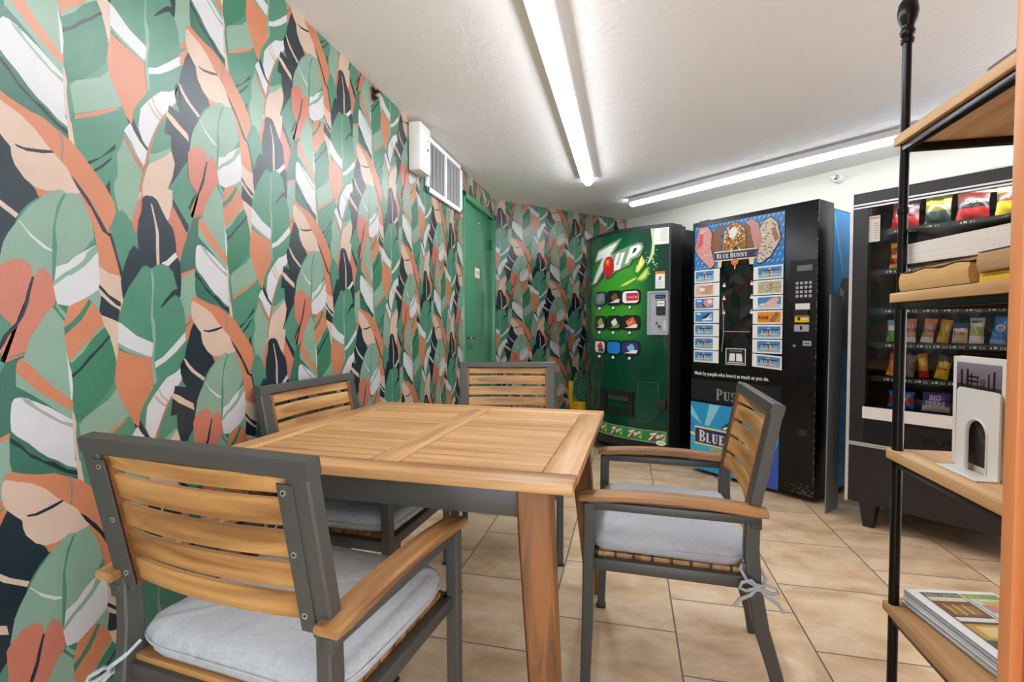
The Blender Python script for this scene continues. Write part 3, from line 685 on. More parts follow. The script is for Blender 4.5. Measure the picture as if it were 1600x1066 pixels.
def logo(mb, T, d=.006):
    pg, pd = pm('logo_green', '#7b9a70'), pm('logo_shadow', '#2b3a33')
    blob(mb, [(.575, 1.790), (.258, 1.725), (.205, 1.612), (.300, 1.622), (.128, 1.418), (.262, 1.430), (.365, 1.49), (.40, 1.465), (.445, 1.468), (.505, 1.512), (.652, 1.555), (.665, 1.59), (.73, 1.618), (.766, 1.69), (.75, 1.728), (.705, 1.738), (.52, 1.69), (.505, 1.70)], pd, d, T)
    blob(mb, [(.560, 1.782), (.262, 1.716), (.217, 1.622), (.315, 1.63), (.150, 1.428), (.258, 1.442), (.355, 1.535), (.365, 1.49), (.43, 1.474), (.49, 1.515), (.64, 1.562), (.655, 1.598), (.722, 1.624), (.75, 1.690), (.738, 1.722), (.705, 1.73), (.515, 1.680), (.462, 1.66)], pg, d+.0006, T)
    blob(mb, [(.521, 1.754), (.277, 1.701), (.243, 1.635), (.352, 1.650), (.179, 1.440), (.245, 1.453), (.353, 1.553), (.452, 1.655), (.435, 1.668)], m_wht, d+.0012, T)
    blob(mb, [(.507, 1.660), (.465, 1.558), (.470, 1.538), (.493, 1.527), (.545, 1.537), (.593, 1.668), (.556, 1.664), (.524, 1.575), (.512, 1.570), (.508, 1.577), (.545, 1.668)], m_wht, d+.0014, T)
    blob(mb, [(.642, 1.700), (.590, 1.570), (.624, 1.579), (.640, 1.612), (.69, 1.632), (.727, 1.672), (.733, 1.698), (.711, 1.714)], m_wht, d+.0014, T)
    blob(mb, [(.672, 1.688), (.655, 1.648), (.678, 1.656), (.694, 1.676), (.694, 1.691)], pd, d+.0018, T)
    blob(mb, circ(.416, 1.566, .066, .086), pm('logo_dark_red', '#a31414'), d+.0016, T)
    blob(mb, circ(.414, 1.570, .060, .079), m_red, d+.0018, T)
    blob(mb, circ(.408, 1.602, .030, .028), pm('logo_red_light', '#e0582f'), d+.0020, T); blob(mb, circ(.405, 1.610, .016, .015), m_hl, d+.0022, T)
h = MB(); logo(h, lambda u, v: (u, v)); h.obj('logo', su, label='white 7UP lettering with red dot', smooth=0)
h = MB()   # splash, lemon and lime of the print
py, pl, pw = pm('lime_yellow', '#e3da62'), pm('lime_green', '#a9cf4a'), pm('splash_pale', '#c4dca4')
blob(h, [(.800, 1.826), (.818, 1.826), (.832, 1.72), (.828, 1.64), (.80, 1.575), (.775, 1.55), (.805, 1.64), (.812, 1.72)], pw, .0052)
blob(h, [(.54, 1.395), (.60, 1.402), (.68, 1.44), (.70, 1.462), (.66, 1.45), (.60, 1.425)], py, .0054)
blob(h, [(.735, 1.628), (.712, 1.58), (.688, 1.505), (.705, 1.495), (.745, 1.545), (.76, 1.575)], py, .006); blob(h, [(.735, 1.610), (.715, 1.565), (.702, 1.52), (.74, 1.560)], pm('lemon_flesh', '#f3eda0'), .0065)
blob(h, [(.690, 1.432), (.735, 1.420), (.775, 1.440), (.797, 1.49), (.785, 1.540)], pm('lime_rind', '#5f8f2c'), .006); blob(h, [(.695, 1.440), (.735, 1.432), (.768, 1.452), (.786, 1.495), (.778, 1.532)], pl, .0065); blob(h, [(.715, 1.452), (.742, 1.447), (.765, 1.468), (.776, 1.505)], pm('lime_flesh', '#cfe27e'), .007)
for i in range(26):
    uu, vv = .76+random.random()*.10, 1.50+random.random()*.17; r = .002+random.random()*.004
    blob(h, circ(uu, vv, r, r, 7), pw, .0056)
for x0, x1, z0, z1 in ((.685, .71, 1.50, 1.56), (.78, .80, 1.47, 1.49)): blob(h, [(x0, z0), (x1, z0+.01), (x0+.01, z1)], pw, .006)
h.obj('splash_print', su, smooth=0)
# nine selections: a framed picture with a round button below
SELX = (.312, .487, .648); SELZ = (1.306, 1.102, .900)
art = [('#4f86c4', [('#b98b63', .62), ('#5f8a48', .25)]), ('#1d1a1a', [('#7a5230', .5), ('#e6dccb', .22)]), ('#f0efee', [('#c32430', .66)]),
       ('#2b3c2a', [('#9fae6a', .55), ('#dfe3df', .24)]), ('#20271f', [('#e4e7df', .45), ('#7f9c3f', .28)]), ('#22201f', [('#df5a2b', .62), ('#eceae8', .24)]),
       ('#e9e6e4', [('#b93a36', .55), ('#38404f', .22)]), ('#1f7fd0', []), ('#2a3a63', [('#86b6e6', .45), ('#e9edf2', .24)])]
for r in range(3):
    for q in range(3):
        x, z = SELX[q], SELZ[r]; col, bands = art[r*3+q]
        h = MB(); h.prism(rrect(x-.082, x+.082, z-.060, z+.060, .034), m_blk2, lambda u, v, d: f(u, v, .004+d), .010)
        blob(h, rrect(x-.070, x+.070, z-.047, z+.047, .026), pm('sel%d' % (r*3+q), col), .0145, cut=.02)
        for k, (bc, s) in enumerate(bands):
            an = .55; hw, hh = .062*s, .040*s+.006
            ox, oz = (.008, .004) if k == 0 else (.026, -.028)
            if k: pts = [(x-.05, z-.040), (x+.055, z-.040), (x+.066, z-.012), (x+.030, z-.012), (x-.01, z-.030)]
            else: pts = [(x+ox+cx*math.cos(an)-cz*math.sin(an), z+oz+cx*math.sin(an)+cz*math.cos(an)) for cx, cz in rrect(-hw, hw, -hh, hh, .006)]
            if r == 0 and q == 2: pts = rrect(x-.035, x+.068, z-.028, z+.032, .01)
            blob(h, pts, pm('selb%s' % bc[1:], bc), .0148+.0003*k, cut=.02)
        if r == 0 and q == 2: h.text('Coca-Cola', .026, m_wht, lambda u, v: f(x+.016+u, z-.008+v, .0155), shear=.25, align='CENTER', sx=.8)
        if r == 1 and q == 2: h.text('Crush', .030, m_wht, lambda u, v: f(x+.006+u*.82-v*.45, z-.006+u*.5+v*.85, .0155), align='CENTER', sx=.7)
        h.obj('selection_window', su, smooth=0)
        h = MB(); bx, bz = (.306, .481, .643)[q], (1.225, 1.022, .819)[r]
        y0 = f(bx, bz, 0)[1]
        h.lathe([(0, 0), (.017, 0), (.017, -.006), (0, -.006)], m_blk2, c=(bx-SW/2, y0-.004, bz), axis='Y', n=16); h.lathe([(0, -.006), (.0125, -.006), (.0115, -.012), (.006, -.015), (0, -.0155)], m_wht, c=(bx-SW/2, y0-.004, bz), axis='Y', n=16)
        h.obj('selection_button', su)
# coin panel
h = MB(); h.prism(rrect(.792, .932, 1.010, 1.344, .012), m_grey, lambda u, v, d: f(u, v, .004+d), .008)
for x0, x1, z0, z1 in ((.792, .806, 1.01, 1.344), (.920, .932, 1.01, 1.344)): h.prism([(x0, z0), (x1, z0), (x1, z1), (x0, z1)], m_grey, lambda u, v, d: f(u, v, .012+d), .012)
for z0, z1 in ((1.010, 1.024), (1.332, 1.344)): h.prism([(.792, z0), (.932, z0), (.932, z1), (.792, z1)], m_grey, lambda u, v, d: f(u, v, .012+d), .012)
cp = h.obj('coin_panel', su, label='grey coin and note panel')
h = MB(); blob(h, [(.842, 1.286), (.912, 1.286), (.912, 1.316), (.842, 1.316)], pm('lcd_dark', '#122a44', .1), .0135); h.text('INSERT $', .013, pm('lcd_text', '#4f86b8'), lambda u, v: f(.877+u, 1.296+v, .014), align='CENTER'); h.obj('display', cp, smooth=0)
h = MB(); h.prism([(.852, 1.160), (.914, 1.160), (.914, 1.272), (.852, 1.272)], m_blk2, lambda u, v, d: f(u, v, .012+d), .006); blob(h, [(.857, 1.228), (.909, 1.228), (.909, 1.268), (.857, 1.268)], m_paper, .019); h.prism([(.862, 1.244), (.904, 1.244), (.904, 1.249), (.862, 1.249)], m_blk2, lambda u, v, d: f(u, v, .019+d), .001); h.obj('note_slot', cp, smooth=0)
h = MB(); y0 = f(.856, 1.1)[1]-.012; h.cyl((.856-SW/2, y0, 1.101), (.856-SW/2, y0-.006, 1.101), .011, m_chr); h.cyl((.880-SW/2, y0, 1.073), (.880-SW/2, y0-.005, 1.073), .013, m_chr); h.cyl((.880-SW/2, y0-.004, 1.073), (.880-SW/2, y0-.007, 1.073), .006, m_dark)
h.prism(rrect(.900, .918, 1.04, 1.122, .006), m_chr, lambda u, v, d: f(u, v, .012+d), .004); h.obj('coin_slot', cp)
# notices
h = MB(); blob(h, [(.826, 1.700), (.926, 1.700), (.926, 1.824), (.824, 1.824)], m_paper, .0065, cut=.02)
for i in range(7):
    z = 1.812-i*.014; blob(h, [(.872, z-.0025), (.916, z-.0025), (.916, z+.0015), (.872, z+.0015)], pm('grey_lines', '#b5b5b3'), .007)
h.obj('notice', su, label='white paper notice', smooth=0)
h = MB(); blob(h, [(.838, 1.363), (.902, 1.363), (.902, 1.494), (.838, 1.494)], m_paper, .0065); blob(h, [(.838, 1.474), (.902, 1.474), (.902, 1.494), (.838, 1.494)], pm('warn_orange', '#e98a2f'), .007)
h.text('WARNING', .010, m_blk2, lambda u, v: f(.872+u, 1.480+v, .0075), align='CENTER'); blob(h, [(.862, 1.425), (.872, 1.430), (.878, 1.458), (.866, 1.452)], m_blk2, .007)
for i in range(4): blob(h, [(.846, 1.412-i*.011), (.892, 1.412-i*.011), (.892, 1.415-i*.011), (.846, 1.415-i*.011)], pm('grey_lines', '#b5b5b3'), .007)
h.obj('warning_label', su, label='white warning label with orange head', smooth=0)
# delivery port, lock, faint bottle print, skirting strip
h = MB()
for x0, x1, z0, z1 in ((.335, .680, .515, .552), (.335, .680, .358, .408), (.335, .410, .358, .552), (.655, .680, .358, .552)):
    h.prism([(x0, z0), ((x0+x1)/2, z0), (x1, z0), (x1, z1), ((x0+x1)/2, z1), (x0, z1)], m_blk2, lambda u, v, d: f(u, v, .004+d), .018)
h.prism([(.41, .405), (.655, .405), (.655, .515), (.41, .515)], mat('port_inner', '#1d1f20', .25), lambda u, v, d: f(u, v, -.001+d), .006)
h.box(.42-SW/2, .65-SW/2, f(.5, 0)[1]-.012, f(.5, 0)[1]-.006, .475, .512, mat('port_flap', '#3a3d3e', .2), bev=.002)
h.obj('delivery_port', su)
h = MB(); h.prism(rrect(.866, .922, .436, .518, .012), m_blk2, lambda u, v, d: f(u, v, .004+d), .016); h.prism(rrect(.876, .912, .476, .508, .010), m_void, lambda u, v, d: f(u, v, .020+d), .001); h.obj('door_lock', su)
h = MB(); pb = pm('pale_outline', '#3d7a60')
q = [(.713, .634), (.79, .640), (.863, .637), (.866, .52), (.865, .414), (.82, .352), (.768, .328), (.72, .330), (.707, .40), (.706, .519)]
h.tube([f(*p, .0045) for p in q], .002, pb, n=5, loop=True)
for i in range(16):
    z = .622-i*.016; h.tube([f(u, z-.012*math.sin((u-.71)*20), .0045) for u in (.715, .75, .79, .83, .86) if not (z < .43 and u > .80)], .0009, pb, n=4)
h.obj('bottle_outline_print', su)
h = MB(); blob(h, [(.03, .172), (.925, .172), (.925, .266), (.03, .266)], pm('strip_green', '#2f8a3a'), .005, cut=.02)
for z in (.172, .262): blob(h, [(.03, z), (.925, z), (.925, z+.005), (.03, z+.005)], pm('strip_edge', '#9fc49a'), .0055, cut=.02)
for cx in (.165, .335, .507, .677, .847): logo(h, lambda u, v, cx=cx: (cx+(u-.44)*.205, .222+(v-1.60)*.215), .0062)
for cx in (.165, .335, .507, .677, .847): blob(h, circ(cx+.058, .205, .014, .012, 10), pl, .006); blob(h, [(cx+.066, .256), (cx+.070, .256), (cx+.066, .215), (cx+.060, .215)], pw, .006)
h.obj('skirting_print', su, label='green strip of small 7UP logos', smooth=0)
h = MB(); blob(h, circ(.885, .176, .034, .020), m_wht, .0075); blob(h, circ(.885, .176, .031, .017), m_paper, .0078); h.text('VEND', .014, pm('grey_text', '#707070'), lambda u, v: f(.885+u, .171+v, .008), align='CENTER'); h.obj('oval_sticker', su, label='white oval sticker', smooth=0)
h = MB()
for z in (1.62, 1.29, 1.28, .62, .38): h.cyl((SW/2-.0125, .24, z), (SW/2-.008, .24, z), .006, m_chr, n=10)
h.obj('side_screws', su)

# ---- black ice cream machine
c, a, _ = place((.455, 3.86), (1.09, 3.27)); BWD = .867; f2 = front(None, BWD)
ib = thing('ice_cream_vending_machine', 'black ice cream vending machine with two columns of blue product cards, in the middle', 'vending machine', c, a)
h = MB(); h.box(-BWD/2+.012, BWD/2-.008, .20, .84, .04, 1.805, m_blk, bev=.008)
for sx in (-.36, .36):
    for y in (.26, .78): h.cyl((sx, y, 0), (sx, y, .045), .022, m_dark)
h.obj('cabinet', ib)
m_door2 = mat('black_door_paint', '#0e0e0f', .3, spec=.3, bump=.3, bscale=60, var=.35, vscale=22)
h = MB(); h.box(-BWD/2, BWD/2, 0, .195, .035, 1.832, m_door2, bev=.008); h.box(-BWD/2+.02, -BWD/2+.10, .05, .14, 1.832, 1.85, m_blk2, bev=.004)
h.box(BWD/2-.20, BWD/2-.197, -.002, 0, .45, .46, m_dark); h.obj('door', ib)
def dec(mb, pts, m, d, ff=f2): mb.poly(pts, m, lambda u, v: ff(u, v, d)); return mb
def quad(x0, x1, z0, z1): return [(x0, z0), (x1, z0), (x1, z1), (x0, z1)]
h = MB(); h.prism(rrect(.018, .674, .803, 1.800, .006), m_gls, lambda u, v, d: f2(u, v, d), .003); dp = h.obj('display_pane', ib)
# header art
bl1, bl2 = pm('sky_blue', '#2b7cc0'), pm('pale_blue', '#a9c9e6')
h = MB(); dec(h, [(.022, 1.485), (.228, 1.485), (.228, 1.535), (.468, 1.535), (.468, 1.47), (.670, 1.46), (.670, 1.797), (.022, 1.797)], bl1, .0036)
for i in range(22):
    for j in range(9):
        x = .032+i*.031+(j % 2)*.014; z = 1.485+j*.036
        if x > .655 or (x > .215 and x < .47 and z < 1.58): continue
        dec(h, [(x, z), (x+.012, z+.010), (x+.017, z+.024), (x+.006, z+.014)], bl2, .0039)
brn, brd, pnk, pk2, nut, ylw = pm('choc', '#8a5c43'), pm('choc_dark', '#3b2419'), pm('pink', '#d79a94'), pm('strawberry', '#c4605c'), pm('nuts', '#d6a94e'), pm('vanilla', '#ece4d4')
def edged(pts, m, d):
    cx = sum(p[0] for p in pts)/len(pts); cz = sum(p[1] for p in pts)/len(pts)
    dec(h, [(cx+(p[0]-cx)*1.06, cz+(p[1]-cz)*1.05) for p in pts], brd, d); dec(h, pts, m, d+.0003)
edged([(.413, 1.771), (.458, 1.784), (.502, 1.746), (.513, 1.693), (.530, 1.649), (.504, 1.58), (.473, 1.58), (.449, 1.679), (.449, 1.727)], pm('wafer_pink', '#c98f83'), .0042)
edged([(.164, 1.728), (.211, 1.776), (.261, 1.772), (.236, 1.723), (.226, 1.60), (.15, 1.60)], brn, .0044)
edged([(.403, 1.763), (.443, 1.737), (.449, 1.689), (.473, 1.60), (.40, 1.60), (.424, 1.683)], brn, .0046)
edged([(.251, 1.705), (.268, 1.745), (.293, 1.772), (.346, 1.782), (.39, 1.758), (.412, 1.715), (.419, 1.66), (.42, 1.60), (.24, 1.60), (.242, 1.65)], pm('cone_brown', '#9a6a3a'), .0050)
for i in range(150):
    an = random.random()*2*pi; rr = math.sqrt(random.random()); x = .332+.078*rr*math.cos(an); z = 1.690+.082*rr*math.sin(an); s = .004+random.random()*.004
    dec(h, circ(x, z, s, s, 5), (nut, brd, ylw, nut)[i % 4], .0056+i*2e-6)
dec(h, [(.294, 1.723), (.312, 1.747), (.335, 1.752), (.354, 1.733), (.350, 1.70), (.334, 1.678), (.305, 1.680)], pm('cream_ice', '#dfe6e8'), .0062)
edged([(.063, 1.785), (.131, 1.784), (.164, 1.733), (.156, 1.632), (.187, 1.512), (.153, 1.485), (.057, 1.583), (.026, 1.639), (.035, 1.669)], pnk, .0066)
dec(h, [(.061, 1.738), (.097, 1.738), (.090, 1.66), (.035, 1.627)], pk2, .0072)
for i in range(60):
    x = .05+random.random()*.10; z = 1.50+random.random()*.27
    if (x-.10)**2*1.2+(z-1.64)**2*.16 < .0042: dec(h, circ(x+.012, z, .004, .004, 5), (pk2, ylw, pm('strawberry_mid', '#c97b6a'))[i % 3], .0075+i*2e-6)
edged([(.512, 1.712), (.540, 1.753), (.582, 1.772), (.624, 1.734), (.648, 1.631), (.626, 1.589), (.582, 1.522), (.516, 1.486), (.496, 1.499), (.505, 1.563), (.514, 1.604), (.528, 1.644)], pm('cookie_cream', '#cdbfa9'), .0078)
for i in range(90):
    x = .505+random.random()*.125; z = 1.50+random.random()*.25
    if abs((x-.572)+(1.62-z)*.25) < .055: dec(h, circ(x, z, .004+random.random()*.005, .004, 5), (brd, ylw, pm('cookie_black', '#2a2522'))[i % 3], .0084+i*2e-6)
dec(h, [(.588, 1.700), (.615, 1.706), (.640, 1.627), (.612, 1.614)], pm('choc_mid', '#a06a56'), .0090)
h.obj('header_print', dp, smooth=0)
# serif capitals for the brand banner
def serif(mb, word, x, z, H, m, fn, d, wid=.62):
    """thick and thin stems with slab serifs; returns end x"""
    th, tn, sf = H*.19, H*.07, H*.055
    def R(x0, x1, z0, z1): mb.poly(quad(x+x0, x+x1, z+z0, z+z1), m, lambda u, v: fn(u, v, d))
    def Q(pts): mb.poly([(x+p[0], z+p[1]) for p in pts], m, lambda u, v: fn(u, v, d))
    def ring(cx, cz, rx, rz, t, a0, a1):
        o = circ(cx, cz, rx, rz, 10, a0, a1); i = circ(cx, cz, rx-t, max(rz-tn, .0001), 10, a0, a1)
        for k in range(10): Q([o[k], o[k+1], i[k+1], i[k]])
    for k, ch in enumerate(word):
        h_ = H if (k == 0 or word[k-1] == ' ') else H*.82
        W = h_*wid
        if ch == ' ': x += H*.28; continue
        if ch in 'BPEL':
            R(sf, sf+th, 0, h_); R(0, th+2*sf, 0, tn*.8); R(0, th+2*sf, h_-tn*.8, h_)
        if ch == 'B': ring(sf+th*.8, h_*.74, W*.62, h_*.26, th*.9, -pi/2, pi/2); ring(sf+th*.8, h_*.26, W*.72, h_*.27, th*.95, -pi/2, pi/2)
        if ch == 'P': ring(sf+th*.8, h_*.72, W*.66, h_*.28, th*.95, -pi/2, pi/2)
        if ch == 'L': R(sf, W, 0, tn); Q([(W-tn, 0), (W, 0), (W+tn*.4, h_*.27), (W-tn*.3, h_*.1)])
        if ch == 'E': R(sf, W*.95, 0, tn); R(sf, W*.92, h_-tn, h_); R(sf, W*.72, h_*.48, h_*.48+tn); R(W*.95-tn, W*.98, 0, h_*.24); R(W*.92-tn, W*.92, h_*.78, h_); R(W*.72-tn*.6, W*.72, h_*.38, h_*.62)
        if ch == 'U':
            W *= 1.15; R(sf, sf+th, h_*.3, h_); R(W-tn-sf, W-sf, h_*.3, h_); R(0, th+2*sf, h_-tn*.8, h_); R(W-tn-2.5*sf, W+sf*.4, h_-tn*.8, h_)
            o = circ(W/2, h_*.31, W/2-sf, h_*.31, 12, pi, 2*pi); i = [(sf+th+(W-2*sf-th-tn)*(.5-.5*math.cos(pi*k2/12)), h_*.31-(h_*.31-tn)*math.sin(pi*k2/12)) for k2 in range(13)]
            for k2 in range(12): Q([o[k2], o[k2+1], i[k2+1], i[k2]])
        if ch == 'N':
            W *= 1.2; R(sf, sf+tn, 0, h_); R(W-tn-sf, W-sf, 0, h_); Q([(sf, h_), (sf+th, h_), (W-sf, 0), (W-sf-th*.75, 0)]); R(0, tn+2.5*sf, 0, tn*.8); R(-sf*.3, th, h_-tn*.8, h_); R(W-tn-2.5*sf, W+sf*.4, h_-tn*.8, h_)
        if ch == 'Y':
            W *= 1.1; Q([(0, h_), (th, h_), (W/2+th*.5, h_*.45), (W/2-th*.5, h_*.45)]); Q([(W-tn, h_), (W, h_), (W/2+th*.5, h_*.45), (W/2+tn*.2, h_*.45)]); R(W/2-th/2, W/2+th/2, 0, h_*.46); R(-sf*.5, th+sf, h_-tn*.8, h_); R(W-tn*2, W+sf, h_-tn*.8, h_); R(W/2-th/2-sf, W/2+th/2+sf, 0, tn*.8)
        if ch == 'S':
            W *= .95; ring(W*.5, h_*.735, W*.42, h_*.265, th*.7, pi*.15, pi*1.35); ring(W*.5, h_*.27, W*.46, h_*.27, th*.75, -pi*.85, pi*.45); Q([(W*.12, h_*.68), (W*.3, h_*.58), (W*.94, h_*.34), (W*.72, h_*.42)]); R(W*.84, W*.92, h_*.74, h_*.98); R(W*.05, W*.12, 0, h_*.26)
        if ch == 'H':
            W *= 1.15; R(sf, sf+th, 0, h_); R(W-th-sf, W-sf, 0, h_); R(sf, W-sf, h_*.48, h_*.48+tn); R(0, th+2*sf, 0, tn*.8); R(0, th+2*sf, h_-tn*.8, h_); R(W-th-2*sf, W, 0, tn*.8); R(W-th-2*sf, W, h_-tn*.8, h_)
        x += W+H*.10
    return x
nav, cre, gold = pm('banner_navy', '#2b3560'), pm('banner_cream', '#e9dba0'), pm('banner_gold', '#d9b24c')
h = MB(); h.prism([(.212, 1.486), (.236, 1.486), (.242, 1.530), (.212, 1.540)], cre, lambda u, v, d: f2(u, v, .004+d), .0006); h.prism([(.440, 1.524), (.444, 1.486), (.470, 1.486), (.478, 1.535)], cre, lambda u, v, d: f2(u, v, .004+d), .0006)
dec(h, [(.186, 1.530), (.497, 1.523), (.497, 1.590), (.385, 1.594), (.370, 1.606), (.318, 1.607), (.303, 1.596), (.186, 1.598)], cre, .0100); dec(h, [(.188, 1.538), (.496, 1.531), (.496, 1.582), (.188, 1.589)], nav, .0106)
dec(h, circ(.345, 1.594, .024, .016, 14, 0, pi), nav, .0107)
serif(h, 'BLUE BUNNY', .206, 1.548, .034, m_wht, lambda u, v, d: f2(u, v-(u-.2)*.022, d), .0112, .66)
dec(h, circ(.486, 1.551, .003, .003, 8), m_wht, .0112)
dec(h, circ(.343, 1.513, .028, .022), pm('treat_orange', '#e0652e'), .0108); h.text('TREATS', .013, cre, lambda u, v: f2(.343+u, 1.510+v, .0113), align='CENTER', sx=.8); dec(h, quad(.340, .347, 1.465, 1.492), cre, .0105)
h.obj('brand_banner', dp, label='navy banner reading BLUE BUNNY', smooth=0)
# fourteen product cards
LZ = (1.484, 1.386, 1.287, 1.193, 1.096, 1.001, .903, .812); RZ = (1.468, 1.377, 1.277, 1.181, 1.088, .993, .898, .806)
LK = ('bb', 'cone', 'berry', 'sand', 'bb', 'bb', 'bb'); RK = ('bb', 'cookie', 'pop', 'fudge', 'bb', 'bb', 'bb')
cb1, cb2 = pm('card_blue', '#3f86c6', .35), pm('card_blue_pale', '#79b6da', .35)
for col, ZS, KS, x0, x1, p0, p1 in (('L', LZ, LK, .024, .226, .034, .180), ('R', RZ, RK, .472, .666, .505, .655)):
    for i in range(7):
        zt, zb = ZS[i]-.003, ZS[i+1]+.003; h = MB()
        tl = -.006 if (col == 'R' and i == 6) else 0
        T = lambda u, v: f2(u, v+(tl*(u-.5)/.1), 0)
        h.prism(quad(x0, x1, zb, zt), m_paper, lambda u, v, d: (T(u, v)[0], -.0034-d, T(u, v)[2]), .0012)
        def D(pts, m, d=.0052): h.poly(pts, m, lambda u, v: (T(u, v)[0], -d, T(u, v)[2]))
        a0, a1 = zb+.010, zt-.010; k = KS[i]; W_ = p1-p0; cx, cz = (p0+p1)/2, (a0+a1)/2
        if k == 'bb':
            D(quad(p0, p1, a0, a1), cb1); D(quad(p0, p1, a0, a0+.022), cb2, .0054); D(quad(p0+W_*.12, p1-W_*.1, cz-.013, cz+.015), nav, .0056); D(quad(p0+W_*.14, p1-W_*.12, cz-.017, cz-.011), cre, .0058)
            D(circ(cx, cz+.018, .010, .010, 10, 0, pi), bl2, .0057); serif(h, 'BLUE BUNNY', p0+W_*.16, cz-.009, .019, m_wht, lambda u, v, d: (T(u, v)[0], -d, T(u, v)[2]), .0060, .62); D(circ(cx, cz-.020, .010, .006, 10), pm('treat_orange', '#e0652e'), .0060)
        elif k == 'cone':
            D(quad(p0, p1, a0, a1), pm('cone_bg', '#dcb79d')); D([(p0+.01, cz), (p0+.05, a1-.006), (p1-.05, a1-.010), (p1-.005, a1), (p1-.02, a0+.008), (p0+.06, a0+.006)], pm('cone_tan', '#c99373'), .0054); D(circ(cx-.02, cz+.004, .026, .014), ylw, .0056)
        elif k == 'berry':
            D(quad(p0, p1, a0, a1), cb1); D(circ(cx+.035, cz+.006, .040, .030), pnk, .0054); D(circ(cx+.045, cz+.012, .018, .014), ylw, .0056); D([(cx-.02, cz+.006), (cx+.012, cz-.020), (cx-.005, cz-.028)], brd, .0056); D(circ(cx-.025, a0+.012, .022, .010), pk2, .0055); D(quad(p0+.012, p0+.05, a1-.022, a1-.010), m_wht, .0056); D(quad(p0+.026, p0+.046, cz-.016, cz-.004), pm('berry_green', '#7f9a6a'), .0056)
        elif k == 'sand':
            D(quad(p0, p1, a0, a1), cb1); D([(cx-.02, a0+.006), (cx+.055, a0+.026), (p1-.012, a1-.010), (p1-.012, a1-.020), (cx+.06, a0+.010)], m_wht, .0054); D([(cx-.022, a0+.024), (cx+.018, a0+.024), (p1-.02, a1-.006), (cx+.034, a1-.012)], brd, .0056); D([(cx-.022, a0+.012), (cx+.03, a0+.010), (p1-.016, a1-.016), (cx+.02, a0+.026)], m_wht, .0055); D(quad(p0+.012, p0+.045, a1-.020, a1-.010), m_wht, .0056)
        elif k == 'cookie':
            D(quad(p0, p1, a0, a1), pm('cookie_bg', '#b9b08c'))
            for q in range(40): D(circ(p0+.006+random.random()*(W_-.012), a0+.005+random.random()*(a1-a0-.01), .005, .003, 5), (pm('mint', '#7c8a68'), brd, ylw)[q % 3], .0054+q*2e-6)
        elif k == 'pop':
            D(quad(p0, p1, a0, a1), cb1); D(quad(p0, p1, a0, a0+.024), bl2, .0054); D([(p0+.02, cz-.012), (p0+.05, cz-.004), (cx+.01, a1-.012), (p1-.03, a1-.002), (p1-.008, a1-.014), (cx+.04, a0+.012), (cx-.01, a0+.006), (p0+.02, a0+.020)], pm('pop_peach', '#e3b49c'), .0056); D([(p0+.016, cz-.006), (p0+.05, cz-.004), (p0+.04, a0+.016), (p0+.02, a0+.022)], ylw, .0058)
        else:
            D(quad(p0, p1, a0, a1), pm('fudge_orange', '#e08f25')); h.text('FUDGE', .030, brd, lambda u, v: (T(p0+.004+u, cz-.013+v)[0], -.0056, T(0, cz-.013+v)[2]), sx=.72, bold=.0012); D([(cx+.006, a0+.004), (cx+.036, a0+.004), (p1-.008, a1-.016), (p1-.020, a1-.004), (cx+.045, a1-.006), (cx+.010, a0+.020)], brn, .0058); D([(cx+.014, a0+.010), (cx+.032, a0+.010), (p1-.018, a1-.018), (cx+.050, a1-.014)], pm('fudge_light', '#a9764f'), .0060)
        h.obj('product_card', ib, smooth=0)
h = MB()
for s in (.262, .462):
    for z in (1.348, 1.258, 1.160): h.prism(quad(s-.010, s+.010, z, z+.016), m_paper, lambda u, v, d: f2(u, v, .0034+d), .001); h.prism(quad(s-.005, s+.005, z+.018, z+.028), pm('grey_lines', '#b5b5b3'), lambda u, v, d: f2(u, v, .0034+d), .001)
h.prism(quad(.262, .455, 1.037, 1.042), m_grey, lambda u, v, d: f2(u, v, .003+d), .002); h.tube([f2(.250, 1.25, .005), f2(.262, 1.15, .006), f2(.262, 1.02, .006), f2(.250, .90, .005)], .0025, m_grey, n=6)
h.obj('price_tags', dp, smooth=0)
h = MB(); h.prism(quad(.281, .427, .812, .925), m_blk2, lambda u, v, d: f2(u, v, .0034+d), .001)
for q in ((.281, .286, .812, .925), (.422, .427, .812, .925), (.281, .427, .812, .817), (.281, .427, .920, .925)): h.prism(quad(*q), m_paper, lambda u, v, d: f2(u, v, .0044+d), .0006)
h.prism([(.305, .838), (.350, .838), (.350, .890), (.312, .890)], m_paper, lambda u, v, d: f2(u, v, .0046+d), .0006); h.prism([(.360, .838), (.405, .838), (.398, .890), (.360, .890)], m_paper, lambda u, v, d: f2(u, v, .0046+d), .0006); h.prism(quad(.296, .414, .824, .830), m_paper, lambda u, v, d: f2(u, v, .0046+d), .0006)
h.text('CASE MUST BE CLOSED', .0085, m_wht, lambda u, v: f2(.354+u, .904+v, .0052), align='CENTER'); h.obj('door_sticker', dp, label='small square black and white sticker', smooth=0)
h = MB(); h.text('Made by people who love it as much as you do.', .036, m_wht, lambda u, v: f2(.031+u, .722+v, .0012), sx=.80, bold=.0006); h.obj('slogan', ib, label='white slogan Made by people who love it as much as you do.', smooth=0)
h = MB(); h.prism(rrect(.006, .668, .540, .692, .008), mat('push_door_black', '#1c1d1f', .28), lambda u, v, d: f2(u, v, d), .006); serif(h, 'PUSH', .214, .556, .078, pm('push_grey', '#8f9496'), lambda u, v, d: f2(u, v, d), .0068, .62); h.obj('push_flap', ib, label='black flap lettered PUSH', smooth=0)
h = MB(); h.prism(quad(.004, .655, .030, .520), pm('panel_cyan', '#2b9ad0'), lambda u, v, d: f2(u, v, d), .003)
